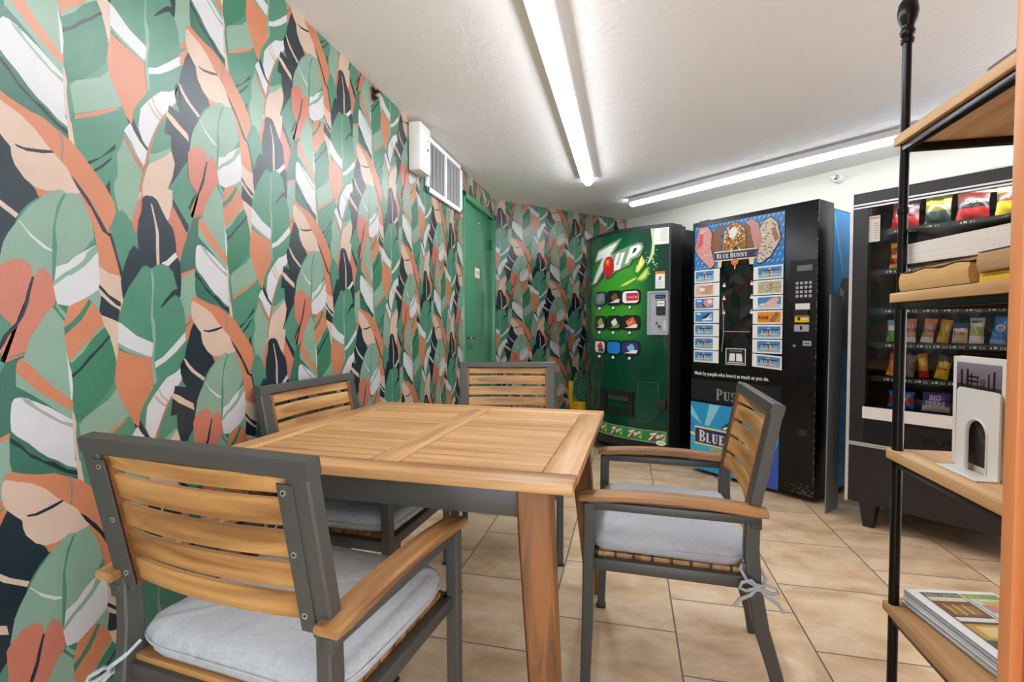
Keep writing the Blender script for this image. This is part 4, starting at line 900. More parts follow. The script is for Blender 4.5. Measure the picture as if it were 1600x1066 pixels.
for k, (p, m_) in enumerate((([(.004, .50), (.10, .36), (.004, .42)], pm('cyan_light', '#8cd2ea')), ([(.16, .515), (.24, .515), (.16, .36), (.12, .36)], pm('cyan_light', '#8cd2ea')), ([(.004, .30), (.655, .14), (.655, .10), (.004, .2)], pm('panel_blue', '#3558b4')), ([(.004, .274), (.655, .12), (.655, .030), (.45, .030), (.004, .16)], pm('cyan_mid', '#3fb3dd')), ([(.50, .03), (.655, .03), (.655, .33), (.60, .2)], pm('panel_blue', '#3558b4')))): dec(h, p, m_, .0034+k*1e-4)
dec(h, [(.004, .30), (.040, .292), (.040, .270), (.004, .276)], cre, .0042); dec(h, [(.040, .346), (.62, .345), (.62, .214), (.040, .214)], cre, .0043); dec(h, [(.044, .332), (.62, .331), (.62, .226), (.044, .226)], nav, .0047)
serif(h, 'BLUE BUNNY', .078, .238, .083, m_wht, lambda u, v, d: f2(u, v, d), .0052, .58)
dec(h, [(.17, .205), (.34, .200), (.34, .180), (.17, .187)], gold, .0050); h.text('QUALITY', .016, nav, lambda u, v: f2(.19+u, .188+v, .0054)); dec(h, circ(.345, .19, .017, .017), pm('treat_orange', '#e0652e'), .0055)
dec(h, [(.25, .345), (.262, .372), (.29, .392), (.318, .395), (.34, .372), (.36, .366), (.345, .354), (.31, .360), (.29, .345)], nav, .0050); dec(h, [(.285, .388), (.31, .41), (.335, .418), (.348, .41), (.318, .400)], nav, .0051); dec(h, [(.262, .352), (.28, .372), (.305, .376), (.29, .352)], m_wht, .0053)
h.obj('lower_panel', ib, label='cyan panel with navy banner', smooth=0)
h = MB(); h.prism(quad(.706, .862, 1.230, 1.478), mat('control_black', '#0f0f10', .35), lambda u, v, d: f2(u, v, d), .002); h.prism(quad(.750, .838, 1.412, 1.446), mat('lcd_grey', '#6f7a76', .2), lambda u, v, d: f2(u, v, .002+d), .003); cpn = h.obj('control_panel', ib, smooth=0)
for r in range(4):
    for q in range(4):
        x, z = .752+q*.0255, 1.338-r*.0265; h = MB(); h.box(x-BWD/2-.0085, x-BWD/2+.0085, -.007, -.002, z-.0085, z+.0085, m_grey, bev=.002); h.obj('key', cpn)
h = MB(); h.prism(quad(.742, .826, 1.178, 1.215), m_paper, lambda u, v, d: f2(u, v, d), .003); h.prism(rrect(.738, .826, 1.142, 1.176, .005), m_blk2, lambda u, v, d: f2(u, v, d), .022); h.prism(quad(.740, .824, 1.100, 1.142), pm('note_yellow', '#e0c11d'), lambda u, v, d: f2(u, v, d), .004); h.prism(circ(.765, 1.122, .008, .012, 10), m_blk2, lambda u, v, d: f2(u, v, .004+d), .0006); h.prism(quad(.780, .816, 1.116, 1.128), m_paper, lambda u, v, d: f2(u, v, .004+d), .0006); h.obj('note_slot', ib, label='yellow and white banknote slot', smooth=0)
h = MB(); h.prism(rrect(.738, .824, 1.044, 1.086, .004), m_grey, lambda u, v, d: f2(u, v, d), .006); h.prism(rrect(.774, .786, 1.054, 1.078, .003), m_dark, lambda u, v, d: f2(u, v, .006+d), .002); h.obj('coin_slot', ib)
h = MB(); h.prism(quad(.790, .838, .958, .988), m_grey, lambda u, v, d: f2(u, v, d), .004); h.prism(quad(.798, .830, .969, .975), m_dark, lambda u, v, d: f2(u, v, .004+d), .001); h.cyl(f2(.742, .956, 0), f2(.742, .956, .008), .009, m_chr, n=12); h.obj('coin_return', ib)
h = MB()
for q in ((.755, .836, .394, .399), (.755, .836, .449, .454), (.755, .760, .394, .454), (.831, .836, .394, .454)): h.prism(quad(*q), m_blk2, lambda u, v, d: f2(u, v, d), .005)
h.prism(quad(.775, .818, .404, .444), m_void, lambda u, v, d: f2(u, v, d), .001); h.obj('lock_recess', ib)
# worn paint along the right edge and the foot of the door
h = MB(); wear = mat('bare_metal_wear', '#a39a90', .5, metal=.4)
for i in range(80):
    z = .06+1.70*random.random()**1.6; x = .862+random.random()*.0035; s = .0006+random.random()*.0012; h.poly([(x-s, z), (x+s, z-.002), (x+s*.8, z+.004+random.random()*.012), (x-s*.6, z+.006)], wear, lambda u, v: f2(u, v, .0006))
for i in range(80):
    x = .69+.17*random.random()**.5; z = .048+.07*random.random()**2.4; s = .001+random.random()*.0034; h.poly([(x-s, z), (x, z-s*.6), (x+s, z+s*.2), (x+s*.3, z+s)], mat('rust_wear', '#8a7466', .7), lambda u, v: f2(u, v, .0006))
h.obj('paint_wear', ib, smooth=0)['kind'] = 'stuff'
# right side of the cabinet: blue graphic
h = MB(); X = BWD/2-.0075
def side(y, z, d=0): return (X+d, y, z)
h.prism([(.205, .045), (.83, .045), (.83, 1.795), (.205, 1.795)], pm('side_blue', '#2aa0ea'), lambda u, v, d: side(u, v, d), .0015)
for k, (p, m_) in enumerate((([(.21, 1.74), (.33, 1.40), (.33, 1.48), (.21, 1.79)], pm('side_pale', '#8cc8ee')), ([(.21, 1.30), (.60, 1.10), (.60, .6), (.21, .7)], pm('side_deep', '#1563b4')), ([(.27, 1.28), (.33, 1.38), (.5, 1.40), (.5, .95), (.3, .92)], brd), ([(.26, 1.04), (.32, 1.10), (.36, 1.30), (.30, 1.32)], pm('side_grey', '#b9b4ae')))):
    h.poly(p, m_, lambda u, v: side(u, v, .0018+k*1e-4))
h.obj('side_graphic', ib, label='blue printed side panel', smooth=0)
# dark sheet leaning beside the machine
p, q = Vector((1.104, 3.140, 0)), Vector((1.211, 3.264, 0)); dd = (q-p).normalized(); nn = Vector((dd.y, -dd.x, 0))
h = MB(); h.prism(quad(0, (q-p).length, 0, 1.255), mat('dark_film_sheet', '#7d848d', .5), lambda u, v, d: (dd*u+nn*(d+.004*v)+Vector((0, 0, v)))[:], .006)
tag(h.obj('dark_sheet', loc=p, smooth=0), 'narrow dark grey sheet standing upright in the gap right of the ice cream machine', 'panel')

# ---- snack machine with glass front
c, a, _ = place((1.164, 3.025), (1.62, 2.645)); a = math.atan2(-.640, .768); SNW = .95
c = Vector((1.164, 3.025, 0))+Vector((.768, -.640, 0))*SNW/2
sn = thing('snack_vending_machine', 'black glass-fronted snack vending machine behind the wooden shelf unit', 'vending machine', c, a); f3 = front(None, SNW)
m_cab = mat('charcoal_cabinet', '#232326', .38, bump=.06, bscale=200); m_sil = mat('silver_trim', '#d6d6d4', .3, metal=.3)
m_in = mat('cabinet_inside', '#1b1b1d', .6)
h = MB(); hw = SNW/2
h.box(-hw, hw, .62, .80, .126, 1.785, m_cab, bev=.004); h.box(-hw, -hw+.05, .05, .64, .126, 1.785, m_cab, bev=.003); h.box(hw-.05, hw, .05, .64, .126, 1.785, m_cab, bev=.003); h.box(-hw, hw, .05, .64, 1.735, 1.785, m_cab, bev=.003); h.box(-hw, hw, .05, .64, .126, .60, m_cab, bev=.003)
h.box(-hw+.05, hw-.05, .615, .622, .60, 1.735, m_in); h.obj('cabinet', sn)
h = MB(); h.prism(quad(.010, SNW-.010, 1.705, 1.787), m_cab, lambda u, v, d: f3(u, v, d-.05), .05); h.prism(quad(.010, .079, .44, 1.71), m_cab, lambda u, v, d: f3(u, v, d-.05), .05); h.prism(quad(.72, SNW-.010, .44, 1.71), m_cab, lambda u, v, d: f3(u, v, d-.05), .05)
h.prism(quad(.010, SNW-.010, .13, .437), m_cab, lambda u, v, d: f3(u, v, d-.05), .05); h.prism(quad(.079, .72, .44, .60), m_blk2, lambda u, v, d: f3(u, v, d-.05), .046); sd = h.obj('door', sn, smooth=0)
h = MB()
for q in ((-.002, .012, .128, 1.79), (SNW-.012, SNW+.002, .128, 1.79)): h.prism(quad(*q), m_sil, lambda u, v, d: f3(u, v, d-.05), .056)
for z in (1.781, 1.716, 1.700, .437, .448): h.prism(quad(.01, SNW-.01, z, z+.008), m_sil, lambda u, v, d: f3(u, v, d-.002), .007)
h.obj('silver_trim', sn, label='bright silver edging', smooth=0)
h = MB(); h.prism(quad(.072, .72, .588, .650), m_white, lambda u, v, d: f3(u, v, d), .005); h.obj('white_rail', sn, label='white rail below the glass', smooth=0)
gm = bpy.data.materials.new('window_glass'); gm.use_nodes = True; nt = gm.node_tree; nt.nodes.clear()
o_ = nt.nodes.new('ShaderNodeOutputMaterial'); mx = nt.nodes.new('ShaderNodeMixShader'); fr_ = nt.nodes.new('ShaderNodeFresnel'); fr_.inputs['IOR'].default_value = 1.5
tr = nt.nodes.new('ShaderNodeBsdfTransparent'); tr.inputs['Color'].default_value = (.96, .97, .97, 1); gl = nt.nodes.new('ShaderNodeBsdfGlossy'); gl.inputs['Roughness'].default_value = .015
nt.links.new(fr_.outputs[0], mx.inputs[0]); nt.links.new(tr.outputs[0], mx.inputs[1]); nt.links.new(gl.outputs[0], mx.inputs[2]); nt.links.new(mx.outputs[0], o_.inputs[0])
h = MB(); h.poly(quad(.076, .723, .645, 1.708), gm, lambda u, v: f3(u, v, -.012)); h.obj('glass_pane', sn, label='clear glass pane', smooth=0)
h = MB(); h.box(-hw+.09, hw-.24, .055, .075, 1.712, 1.728, mat('machine_light', '#f4f8ff', .4, emit=TUBE*.55)); h.obj('light_strip', sn)
h = MB(); h.prism(quad(.09, .70, .46, .575), mat('push_door_dark', '#161618', .3), lambda u, v, d: f3(u, v, d-.004), .010)
h.text('PUSH', .060, mat('push_relief', '#08080a', .2), lambda u, v: f3(.325+u, .488+v, .0068), sx=1.25, bold=.001); h.obj('push_door', sn, label='black delivery door embossed PUSH', smooth=0)
h = MB(); h.prism(quad(.078, .128, 1.520, 1.655), m_paper, lambda u, v, d: f3(u, v, -.0118+d), .0008)
for i in range(7): h.prism(quad(.103, .124, 1.535+i*.013, 1.540+i*.013), pm('grey_lines', '#b5b5b3'), lambda u, v, d: f3(u, v, -.0108+d), .0003)
h.prism(quad(.082, .124, 1.640, 1.648), pm('soft_red', '#c98f86'), lambda u, v, d: f3(u, v, -.0108+d), .0003); h.obj('notice', sn, label='small white notice on the glass', smooth=0)
for sx, y in ((-hw+.100, .045), (hw-.10, .045), (-hw+.12, .70), (hw-.12, .70)):
    h = MB(); h.rings([[(sx+k*cx, y+k*cy, z) for cx, cy in ((-1, -1), (1, -1), (1, 1), (-1, 1))] for z, k in ((0, .024), (.01, .024), (.127, .038))], m_cab); h.obj('leg', sn)
ROWS = dict(A=1.590, B=1.381, C=1.172, D=.992, E=.812, F=.645)
for k, z in ROWS.items():
    h = MB(); h.box(-hw+.055, hw-.235, .095, .60, z-.014, z-.006, m_in); h.box(-hw+.055, hw-.235, .086, .096, z-.030, z-.002, mat('price_rail', '#2a2b2d', .3)); h.obj('tray', sn)
    h = MB(); n = {'A': 4, 'B': 5, 'C': 6, 'D': 7, 'E': 6, 'F': 4}[k]
    us = {'D': (.175, .243, .307, .372, .434, .507, .578), 'E': (.170, .243, .303, .370, .434, .507), 'A': (.20, .33, .46, .60), 'F': (.205, .345, .48, .60)}.get(k) or [.17+.08*i for i in range(n)]
    n0 = 0 if k in 'DE' else 1
    for i, u in enumerate(us):
        P3 = lambda uu, vv, u=u: (u+uu-hw, .0855, z-.024+vv)
        h.text('%s%d' % (k, i+n0), .019, m_wht, P3); h.poly([(-.034, .002), (-.026, .002), (-.026, .014), (-.030, .010)], m_wht, P3); h.poly([(-.020, .002), (-.008, .002), (-.008, .013), (-.020, .013)], m_wht, P3)
    h.obj('price_labels', sn, smooth=0)
m_wire = mat('spiral_wire', '#3c3c3e', .3, metal=.8)
def bag(name, label, cat, u, z, w_, hgt, cols, th=.03, tilt=-.18, txt=None, tc='#f2f0ec', grp='snacks behind the glass', dy=.115, roll=0):
    """crimped packet standing on its tray; cols: colour bands from the bottom up [(fraction, colour)]"""
    t = thing(name, label, cat, (0, 0, 0), 0, grp)
    M = Matrix.Translation(c) @ Matrix.Rotation(a, 4, 'Z') @ Matrix.Translation((u-hw, dy, z+.002)) @ Matrix.Rotation(roll, 4, 'Y') @ Matrix.Rotation(tilt, 4, 'X')
    t.matrix_world = M
    h = MB(); N = 14; KX = 10; tbm = bmesh.new(); g = {}
    for sgn in (-1, 1):
        for j in range(N+1):
            v = j/N; cr = min(v/.10, (1-v)/.10, 1); puff = math.sin(pi*min(max((v-.04)/.92, 0), 1))**.45 if .03 < v < .97 else 0
            for i in range(KX+1):
                s = i/KX*2-1; edge = max(0, 1-abs(s)**3.5)
                wv = .0025*math.sin(9*v+5*s+u*90)*cr
                x = s*w_/2*(1-.07*math.sin(pi*v)); y = sgn*(th/2*puff*edge+.0006)+wv+(.0012*math.sin(s*40) if cr < 1 else 0)
                g[sgn, i, j] = tbm.verts.new((x, y, v*hgt))
    mi_ = {}; acc = 0; bands = []
    for fr_, cc in cols: bands.append((acc, acc+fr_, cc)); acc += fr_
    for sgn in (-1, 1):
        for j in range(N):
            for i in range(KX):
                vs = [g[sgn, i, j], g[sgn, i+1, j], g[sgn, i+1, j+1], g[sgn, i, j+1]]
                fc = tbm.faces.new(vs if sgn < 0 else vs[::-1]); vv = (j+.5)/N
                cc = next((q[2] for q in bands if q[0] <= vv < q[1]), bands[-1][2]); mi_[fc] = cc
    for j in range(N):
        for i in (0, KX):
            vs = [g[-1, i, j], g[-1, i, j+1], g[1, i, j+1], g[1, i, j]]; fc = tbm.faces.new(vs if i else vs[::-1]); mi_[fc] = bands[0][2]
    vm = {v: h.bm.verts.new(v.co) for v in tbm.verts}
    for fc, cc in mi_.items():
        nf = h.bm.faces.new([vm[v] for v in fc.verts]); nf.material_index = h.mi(mat('foil_'+cc[1:], cc, .28, spec=.6))
    tbm.free(); h.obj('packet', t, smooth=60)
    if txt:
        h = MB(); tx, tz, ts = txt[1:4]; h.text(txt[0], ts, mat('foil_text_'+tc[1:], tc, .35), lambda uu, vv: (uu+tx, -(th/2*math.sin(pi*min(max(((tz+vv)/hgt-.04)/.92, 0), 1))**.45*max(0, 1-abs((uu+tx)/(w_/2))**3.5)+.0036), tz+vv), align='CENTER', bold=.0006, sx=.85); h.obj('lettering', t, smooth=0)
    return t
dk, rd, yl, gn, or_, bu, bl_, wh, tn, pu, br = '#1c1c1e', '#c02327', '#e8c524', '#3f8a3c', '#e2722a', '#2f6fc0', '#2a86d6', '#e9e7e2', '#c99a5a', '#5a4a9c', '#5a3824'
bag('chip_bag', 'maroon and red chip bag half hidden by the shelf pole, top row', 'chips', .205, ROWS['A'], .118, .142, [(.35, rd), (.35, '#5a1f20'), (.30, '#2a1718')], txt=('Doritos', 0, .10, .024))
bag('chip_bag', 'dark green chip bag with a yellow band, top row of the machine', 'chips', .336, ROWS['A'], .104, .138, [(.45, '#1f3a30'), (.25, '#7a6a2a'), (.18, '#c9b52e'), (.12, '#39402c')], txt=('Wavy', 0, .108, .022), tc='#2a3a20')
bag('chip_bag', 'red and black chip bag with a pale logo, top row of the machine', 'chips', .466, ROWS['A'], .120, .140, [(.36, rd), (.30, dk), (.34, '#6a2a1e')], txt=('Doritos', .015, .072, .030))
bag('chip_bag', 'yellow and brown chip bag at the right end of the top row', 'chips', .600, ROWS['A'], .112, .142, [(.42, yl), (.30, br), (.28, '#a8862a')], txt=('Fritos', 0, .055, .026), tc='#c02327')
bag('candy_packet', 'narrow yellow and red candy packet in the second row, left of the shelf pole', 'candy', .168, ROWS['B'], .052, .138, [(.16, yl), (.20, rd), (.12, yl), (.30, '#b8342a'), (.22, yl)])
bag('snack_bag', 'green snack packet left of the shelf pole, at the start of the fourth row', 'snack', .160, ROWS['D'], .046, .118, [(.5, '#6fb03e'), (.2, wh), (.3, '#7ac0c4')])
bag('pastry_packet', 'orange and white pastry packet just right of the shelf pole, fourth row', 'snack', .238, ROWS['D'], .046, .124, [(.18, wh), (.26, '#e0924a'), (.14, '#6a5a9a'), (.42, '#dd8a60')], th=.024)
bag('pastry_packet', 'orange and white pastry packet, second right of the shelf pole, fourth row', 'snack', .305, ROWS['D'], .050, .124, [(.22, wh), (.24, '#e0924a'), (.12, '#5a6a9a'), (.42, '#dd8a60')], th=.024, roll=.12)
bag('cookie_packet', 'mustard yellow cookie packet in the fourth row', 'cookies', .366, ROWS['D'], .046, .118, [(.30, '#d9a62a'), (.30, '#b8a030'), (.40, '#d09a22')], th=.024, roll=.14)
bag('peanut_packet', 'blue-topped tan packet with red lettering in the fourth row', 'snack', .432, ROWS['D'], .058, .100, [(.40, '#d9bf9a'), (.30, wh), (.30, '#34508c')], txt=('Nuts', 0, .040, .024), tc='#b02a2a')
bag('cookie_packet', 'white and green cookie packet in the fourth row', 'cookies', .492, ROWS['D'], .054, .126, [(.28, wh), (.34, '#a9c86a'), (.20, wh), (.18, '#b9cfc8')], th=.026, txt=('MINT', 0, .098, .018), tc='#20302a')
bag('cookie_packet', 'bright blue packet with a round emblem at the right end of the fourth row', 'cookies', .566, ROWS['D'], .056, .134, [(.14, '#7fc0f0'), (.86, bl_)], th=.030, roll=.12)
bag('candy_bar', 'orange peanut butter candy packet left of the shelf pole, fifth row', 'candy', .160, ROWS['E'], .044, .122, [(.12, yl), (.5, or_), (.38, '#c8501e')], roll=.12)
bag('candy_bar', 'brown candy packet right of the shelf pole, fifth row', 'candy', .234, ROWS['E'], .046, .116, [(.30, '#8c8078'), (.40, br), (.30, '#8a7a70')], roll=.10)
bag('candy_bar', 'yellow candy packet with a red foot in the fifth row', 'candy', .300, ROWS['E'], .040, .126, [(.28, rd), (.22, '#e08a2a'), (.30, yl), (.20, or_)], roll=-.12)
bag('candy_bar', 'bright yellow candy packet, rightmost seen in the fifth row', 'candy', .364, ROWS['E'], .054, .120, [(.74, yl), (.26, '#5a4a52')], roll=.16, txt=('Butter', 0, .045, .018), tc='#c02327')
bag('candy_bag', 'blue packet with a red stripe lying in the bottom row, behind the shelf pole', 'candy', .205, ROWS['F'], .112, .088, [(.30, bu), (.34, rd), (.36, bu)], txt=('CRISP', 0, .034, .024))
bag('pastry_bag', 'purple and white pastry bag lettered BIG TEXAS in the bottom row', 'snack', .348, ROWS['F'], .112, .096, [(.30, wh), (.14, '#7a74a8'), (.56, pu)], th=.05, txt=('BIG', 0, .056, .036))
hb = MB()
hb.text('TEXAS', .030, m_wht, lambda uu, vv: (uu*.9, -.0036-.025*math.sin(pi*min(max(((.028+vv)/.096-.04)/.92, 0), 1))**.45*max(0, 1-abs(uu*.9/.056)**3.5), .028+vv), align='CENTER', bold=.001)
last = [o for o in COL.objects if o.name.startswith('pastry_bag')][-1]; hb.obj('lettering', last, smooth=0)
hb = MB(); hb.poly(circ(0, .074, .016), m_wht, lambda uu, vv: (uu, -.0172, vv)); hb.poly(circ(0, .074, .012), pm('emblem_blue', '#1d3f8c'), lambda uu, vv: (uu, -.0176, vv)); hb.poly(circ(0, .074, .012, .012, 10, 0, pi), m_red, lambda uu, vv: (uu, -.0178, vv))
tgt = [o for o in COL.objects if o.get('label', '').startswith('bright blue packet')][0]; hb.obj('emblem', tgt, smooth=0)
h = MB()
for k, us in (('D', (.238, .305, .370, .432, .492, .566)), ('E', (.160, .246, .296, .364)), ('F', (.205, .348)), ('A', (.205, .336, .466, .60))):
    for u in us:
        R0 = .034 if k in 'DE' else .048
        h.tube([(u-hw+R0*math.cos(t), .098+.055*t/(2*pi), ROWS[k]+R0+.002+R0*math.sin(t)) for t in [pi*1.5+2*pi*i/20*1.5 for i in range(21)]], .0013, m_wire, n=5)
h.obj('spiral', sn)
# ------------------------------------------------------------------ shelf unit: black pipe posts, pine boards
W_P = wood('pine_board', '#b98a55', '#dcb583', 'Y', .55, .8)
m_post = mat('black_pipe', '#141416', .28, metal=.5)
sh_ = thing('shelf_unit', 'open shelf unit of pine boards on black pipe posts', 'shelf', (.84, 1.16, 0))
bx0, bx1, by0, by1 = .657-.84, 1.02-.84, .835-1.16, 1.470-1.16
PX, PY = .675-.84, 1.452-1.16
for x, y in ((PX, PY), (.36-.84+.645, PY), (PX, by0+.018), (.165, by0+.018)):
    x = PX if abs(x-PX) < .01 else bx1-.018
    h = MB(); h.lathe([(.0, 0), (.0115, 0), (.0115, .33), (.0118, .36), (.0118, .72), (.0124, .76), (.0124, 1.12), (.0105, 1.17), (.0100, 1.79), (0, 1.79)], m_post, c=(x, y, 0)); h.lathe([(.0098, 1.36), (.0128, 1.364), (.0128, 1.376), (.0098, 1.38)], m_post, c=(x, y, 0)); po = h.obj('post', sh_)
    h = MB(); h.lathe([(.0098, 1.786), (.0135, 1.788), (.015, 1.796), (.0115, 1.802), (.015, 1.808), (.0165, 1.816), (.013, 1.824), (.0145, 1.832), (.020, 1.846), (.0225, 1.864), (.020, 1.884), (.012, 1.897), (0, 1.90)], m_post, c=(x, y, 0), n=28); h.obj('finial', po)
SHZ = (1.561, 1.163, .760, .358)
for zt in SHZ:
    h = MB(); h.box(bx0, bx1, by0, by1, zt-.024, zt, W_P, bev=.002); h.obj('shelf_board', sh_)
    h = MB()
    for x in (PX, bx1-.018): h.box(x-.009, x+.009, by0+.018, PY, zt-.042, zt-.0245, m_post, bev=.001)
    for y in (PY, by0+.018): h.box(PX, bx1-.018, y-.009, y+.009, zt-.042, zt-.0245, m_post, bev=.001)
    h.obj('shelf_rail', sh_)
# ---- books on the second shelf: page blocks towards the picture's left
def book(label, x0, x1, y0, y1, z0, th, pages, cover, name='paperback_book', warp=0, sag=0, spine=1, roll=0, curl=False, waves=0):
    cx, cy = (x0+x1)/2, (y0+y1)/2
    t = thing(name, label, 'book', (cx, cy, z0), 0, 'books on the second shelf')
    if roll: t.rotation_euler = (roll, 0, 0)
    N = 16; hx_, hy_ = (x1-x0)/2, (y1-y0)/2
    def zof(k, y): return sag*math.sin(y/hy_*1.8+.6)+waves*math.sin(y/hy_*7)*k
    pmat = bpy.data.materials.get('pages_'+pages[1:])
    if not pmat:
        pmat = mat('pages_'+pages[1:], pages, .85); nt = pmat.node_tree; b_ = nt.nodes['Principled BSDF']; L = nt.links.new
        tc = nt.nodes.new('ShaderNodeTexCoord'); mp = nt.nodes.new('ShaderNodeMapping'); mp.inputs['Scale'].default_value = (1.5, 1.5, 420); L(tc.outputs['Object'], mp.inputs[0])
        n_ = nt.nodes.new('ShaderNodeTexNoise'); n_.inputs['Scale'].default_value = 1; n_.inputs['Detail'].default_value = 3; L(mp.outputs[0], n_.inputs['Vector'])
        mr = nt.nodes.new('ShaderNodeMapRange'); mr.inputs['From Min'].default_value = .3; mr.inputs['From Max'].default_value = .7; mr.inputs['To Min'].default_value = .80; mr.inputs['To Max'].default_value = 1.12; L(n_.outputs['Fac'], mr.inputs['Value'])
        mx_ = nt.nodes.new('ShaderNodeMix'); mx_.data_type = 'RGBA'; mx_.blend_type = 'MULTIPLY'; mx_.inputs[0].default_value = 1; mx_.inputs[6].default_value = lin(pages); L(mr.outputs['Result'], mx_.inputs[7]); L(mx_.outputs[2], b_.inputs['Base Color'])
    h = MB(); rs = []
    for k in range(N+1):
        y = -hy_+2*hy_*k/N; a0, a1 = zof(0, y)+.0015, th-.0015+zof(1, y); M5 = 5
        ring = [(hx_, y, a0), (hx_, y, a1)]+[(-hx_-warp*math.sin(pi*q/M5), y, a1+(a0-a1)*q/M5) for q in range(M5+1)]
        rs.append(ring)
    h.rings(rs, pmat); h.obj('pages', t)
    cm = mat('cover_'+cover[1:], cover, .4)
    for nm, k in (('cover', 0), ('cover', 1)):
        h = MB(); rs = []
        for q in range(N+1):
            y = -hy_-.002+2*(hy_+.002)*q/N; z = (0 if k == 0 else th)+zof(k, y)+(.0008 if k else .0008)
            lift = 0
            if curl and k:
                s = q/N; lift = .012+.026*max(0, (s-.2)/.8)**1.5
            xs = -hx_-.001
            if curl and k: rs.append([(hx_, y, z-.0006), (hx_, y, z+.0006), (0, y, z+.0006+lift*.3), (xs+.004, y+.0, z+.0006+lift), (xs+.004, y, z-.0006+lift), (0, y, z-.0006+lift*.3)])
            else: rs.append([(hx_, y, z-.0006), (hx_, y, z+.0006), (xs, y, z+.0006), (xs, y, z-.0006)])
        h.rings(rs, cm); h.obj('cover', t)
    h = MB(); h.box(hx_-.001, hx_+.001, -hy_, hy_, 0, th+zof(1, 0), cm); h.obj('spine', t)
    return t
S2 = 1.1635
book('thick tan paperback with wavy page edges at the bottom left of the stack', .660, .775, 1.166, 1.424, S2, .046, '#cfa468', '#3a2f28', warp=.004, waves=.0028)
book('yellow-covered paperback under the brown one at the right end of the stack', .664, .790, 1.01, 1.146, S2, .019, '#e2b63e', '#e8b923')
book('tan paperback squeezed between the wavy one and the big white one', .672, .790, 1.150, 1.382, S2+.0480, .0075, '#b98f5c', '#6b4a2e', roll=0)
book('brownish paperback lying on the yellow one at the right end of the stack', .656, .770, 1.00, 1.137, S2+.0200, .037, '#b7926a', '#8a6a58', warp=.003)
book('large book with white page edges and a curling dark cover, on top of the stack', .692, .870, 1.050, 1.4686, S2+.0630, .053, '#e6ded4', '#4a4642', roll=.045, curl=True)
# dark sequinned box on the top shelf
h = MB(); h.box(-.08, .08, -.07, .07, 0, .012, mat('sequin_purple', '#6a5d66', .3, bump=.8, bscale=700, var=.3, vscale=300), bev=.003)
bk = tag(h.obj('notebook', loc=(.745, 1.075, 1.5615)), 'purple glittery notebook lying on the top shelf board', 'notebook')
# white bookend with arched opening, and a framed-picture book held behind it
be = thing('bookend', 'white plastic bookend with a tall arched opening on the third shelf', 'bookend', (.731, 1.255, .7605))
m_be = mat('white_plastic', '#e4e3e0', .35)
def P(u, v, d): return (-.0015+d-.12*0, u, v)
h = MB()
out = [(.067, 0), (.033, 0)]
arch = [(.030, .004), (.030, .085)]+[(.001+.029*math.cos(t), .085+.030*math.sin(t)) for t in [pi*i/12 for i in range(13)]]+[(-.028, .085), (-.028, .004)]
left_ = [(.067, 0), (.067, .165)]+[(.052+.015*math.cos(t), .165+.015*math.sin(t)) for t in [pi/2*i/5 for i in range(6)]]
right_ = [(-.053-.012+.0+.0, .182)]
outl = [(-.067, 0), (-.067, .170)]+[(-.055-.012*math.cos(t), .170+.012*math.sin(t)) for t in [pi/2*i/5 for i in range(1, 6)]]+[(.055+.012*math.sin(t), .170+.012*math.cos(t)) for t in [pi/2*i/5 for i in range(6)]]+[(.067, .0)]
inner = [(.030, 0), (.030, .085)]+[(.030*math.cos(t), .085+.030*math.sin(t)) for t in [pi*i/14 for i in range(1, 14)]]+[(-.030, .085), (-.030, 0)]
h.prism(outl+inner, m_be, P, .004); h.tube([(-.002, u*1.12, v if v < .08 else .085+(v-.085)*1.12) for u, v in inner], .0022, m_be, n=6); h.obj('upright', be)
h = MB(); h.box(-.040, .001, -.067, .067, 0, .003, m_be, bev=.001); h.obj('foot', be)
pb_ = thing('picture_book', 'white-bordered book with a dusky pier photograph leaning behind the white bookend', 'book', (.748, 1.285, .7605))
pb_.rotation_euler = (0, -.06, 0)
def Q(u, v, d): return (d, u-(v*.10), v)
h = MB(); h.prism([(-.083, 0), (.083, 0), (.083, .250), (-.083, .250)], m_paper, Q, .018); h.obj('cover', pb_, smooth=0)
h = MB(); h.poly([(-.070, .012), (.070, .012), (.070, .238), (-.070, .238)][::-1], mat('dusk_dark', '#2c2728', .4), lambda u, v: Q(u, v, -.0006))
for k in range(8): h.poly([(-.070, .190+k*.006), (.070, .190+k*.006), (.070, .196+k*.006), (-.070, .196+k*.006)][::-1], mat('dusk_sky_%d' % k, '#%02x%02x%02x' % (110+k*4, 96+k*5, 106+k*6), .4), lambda u, v: Q(u, v, -.0008))
for u, z0, wd in ((.052, .222, .006), (.032, .224, .007), (.020, .216, .004), (-.012, .205, .003), (-.020, .205, .003), (-.034, .218, .004), (-.05, .224, .006), (.0, .206, .003)): h.poly(quad(u-wd/2, u+wd/2, .180, z0)[::-1], m_dark, lambda u, v: Q(u, v, -.0011))
for z0 in (.206, .196): h.poly(quad(-.004, .034, z0, z0+.004)[::-1], m_dark, lambda u, v: Q(u, v, -.0011))
for k in range(14): h.poly(quad(-.05+.007*k, -.044+.007*k, .03+.010*k, .045+.010*k)[::-1], mat('pier_plank', '#4d4243', .5), lambda u, v: Q(u, v, -.0012))
h.obj('cover_photo', pb_, label='dusky pier photograph', smooth=0)
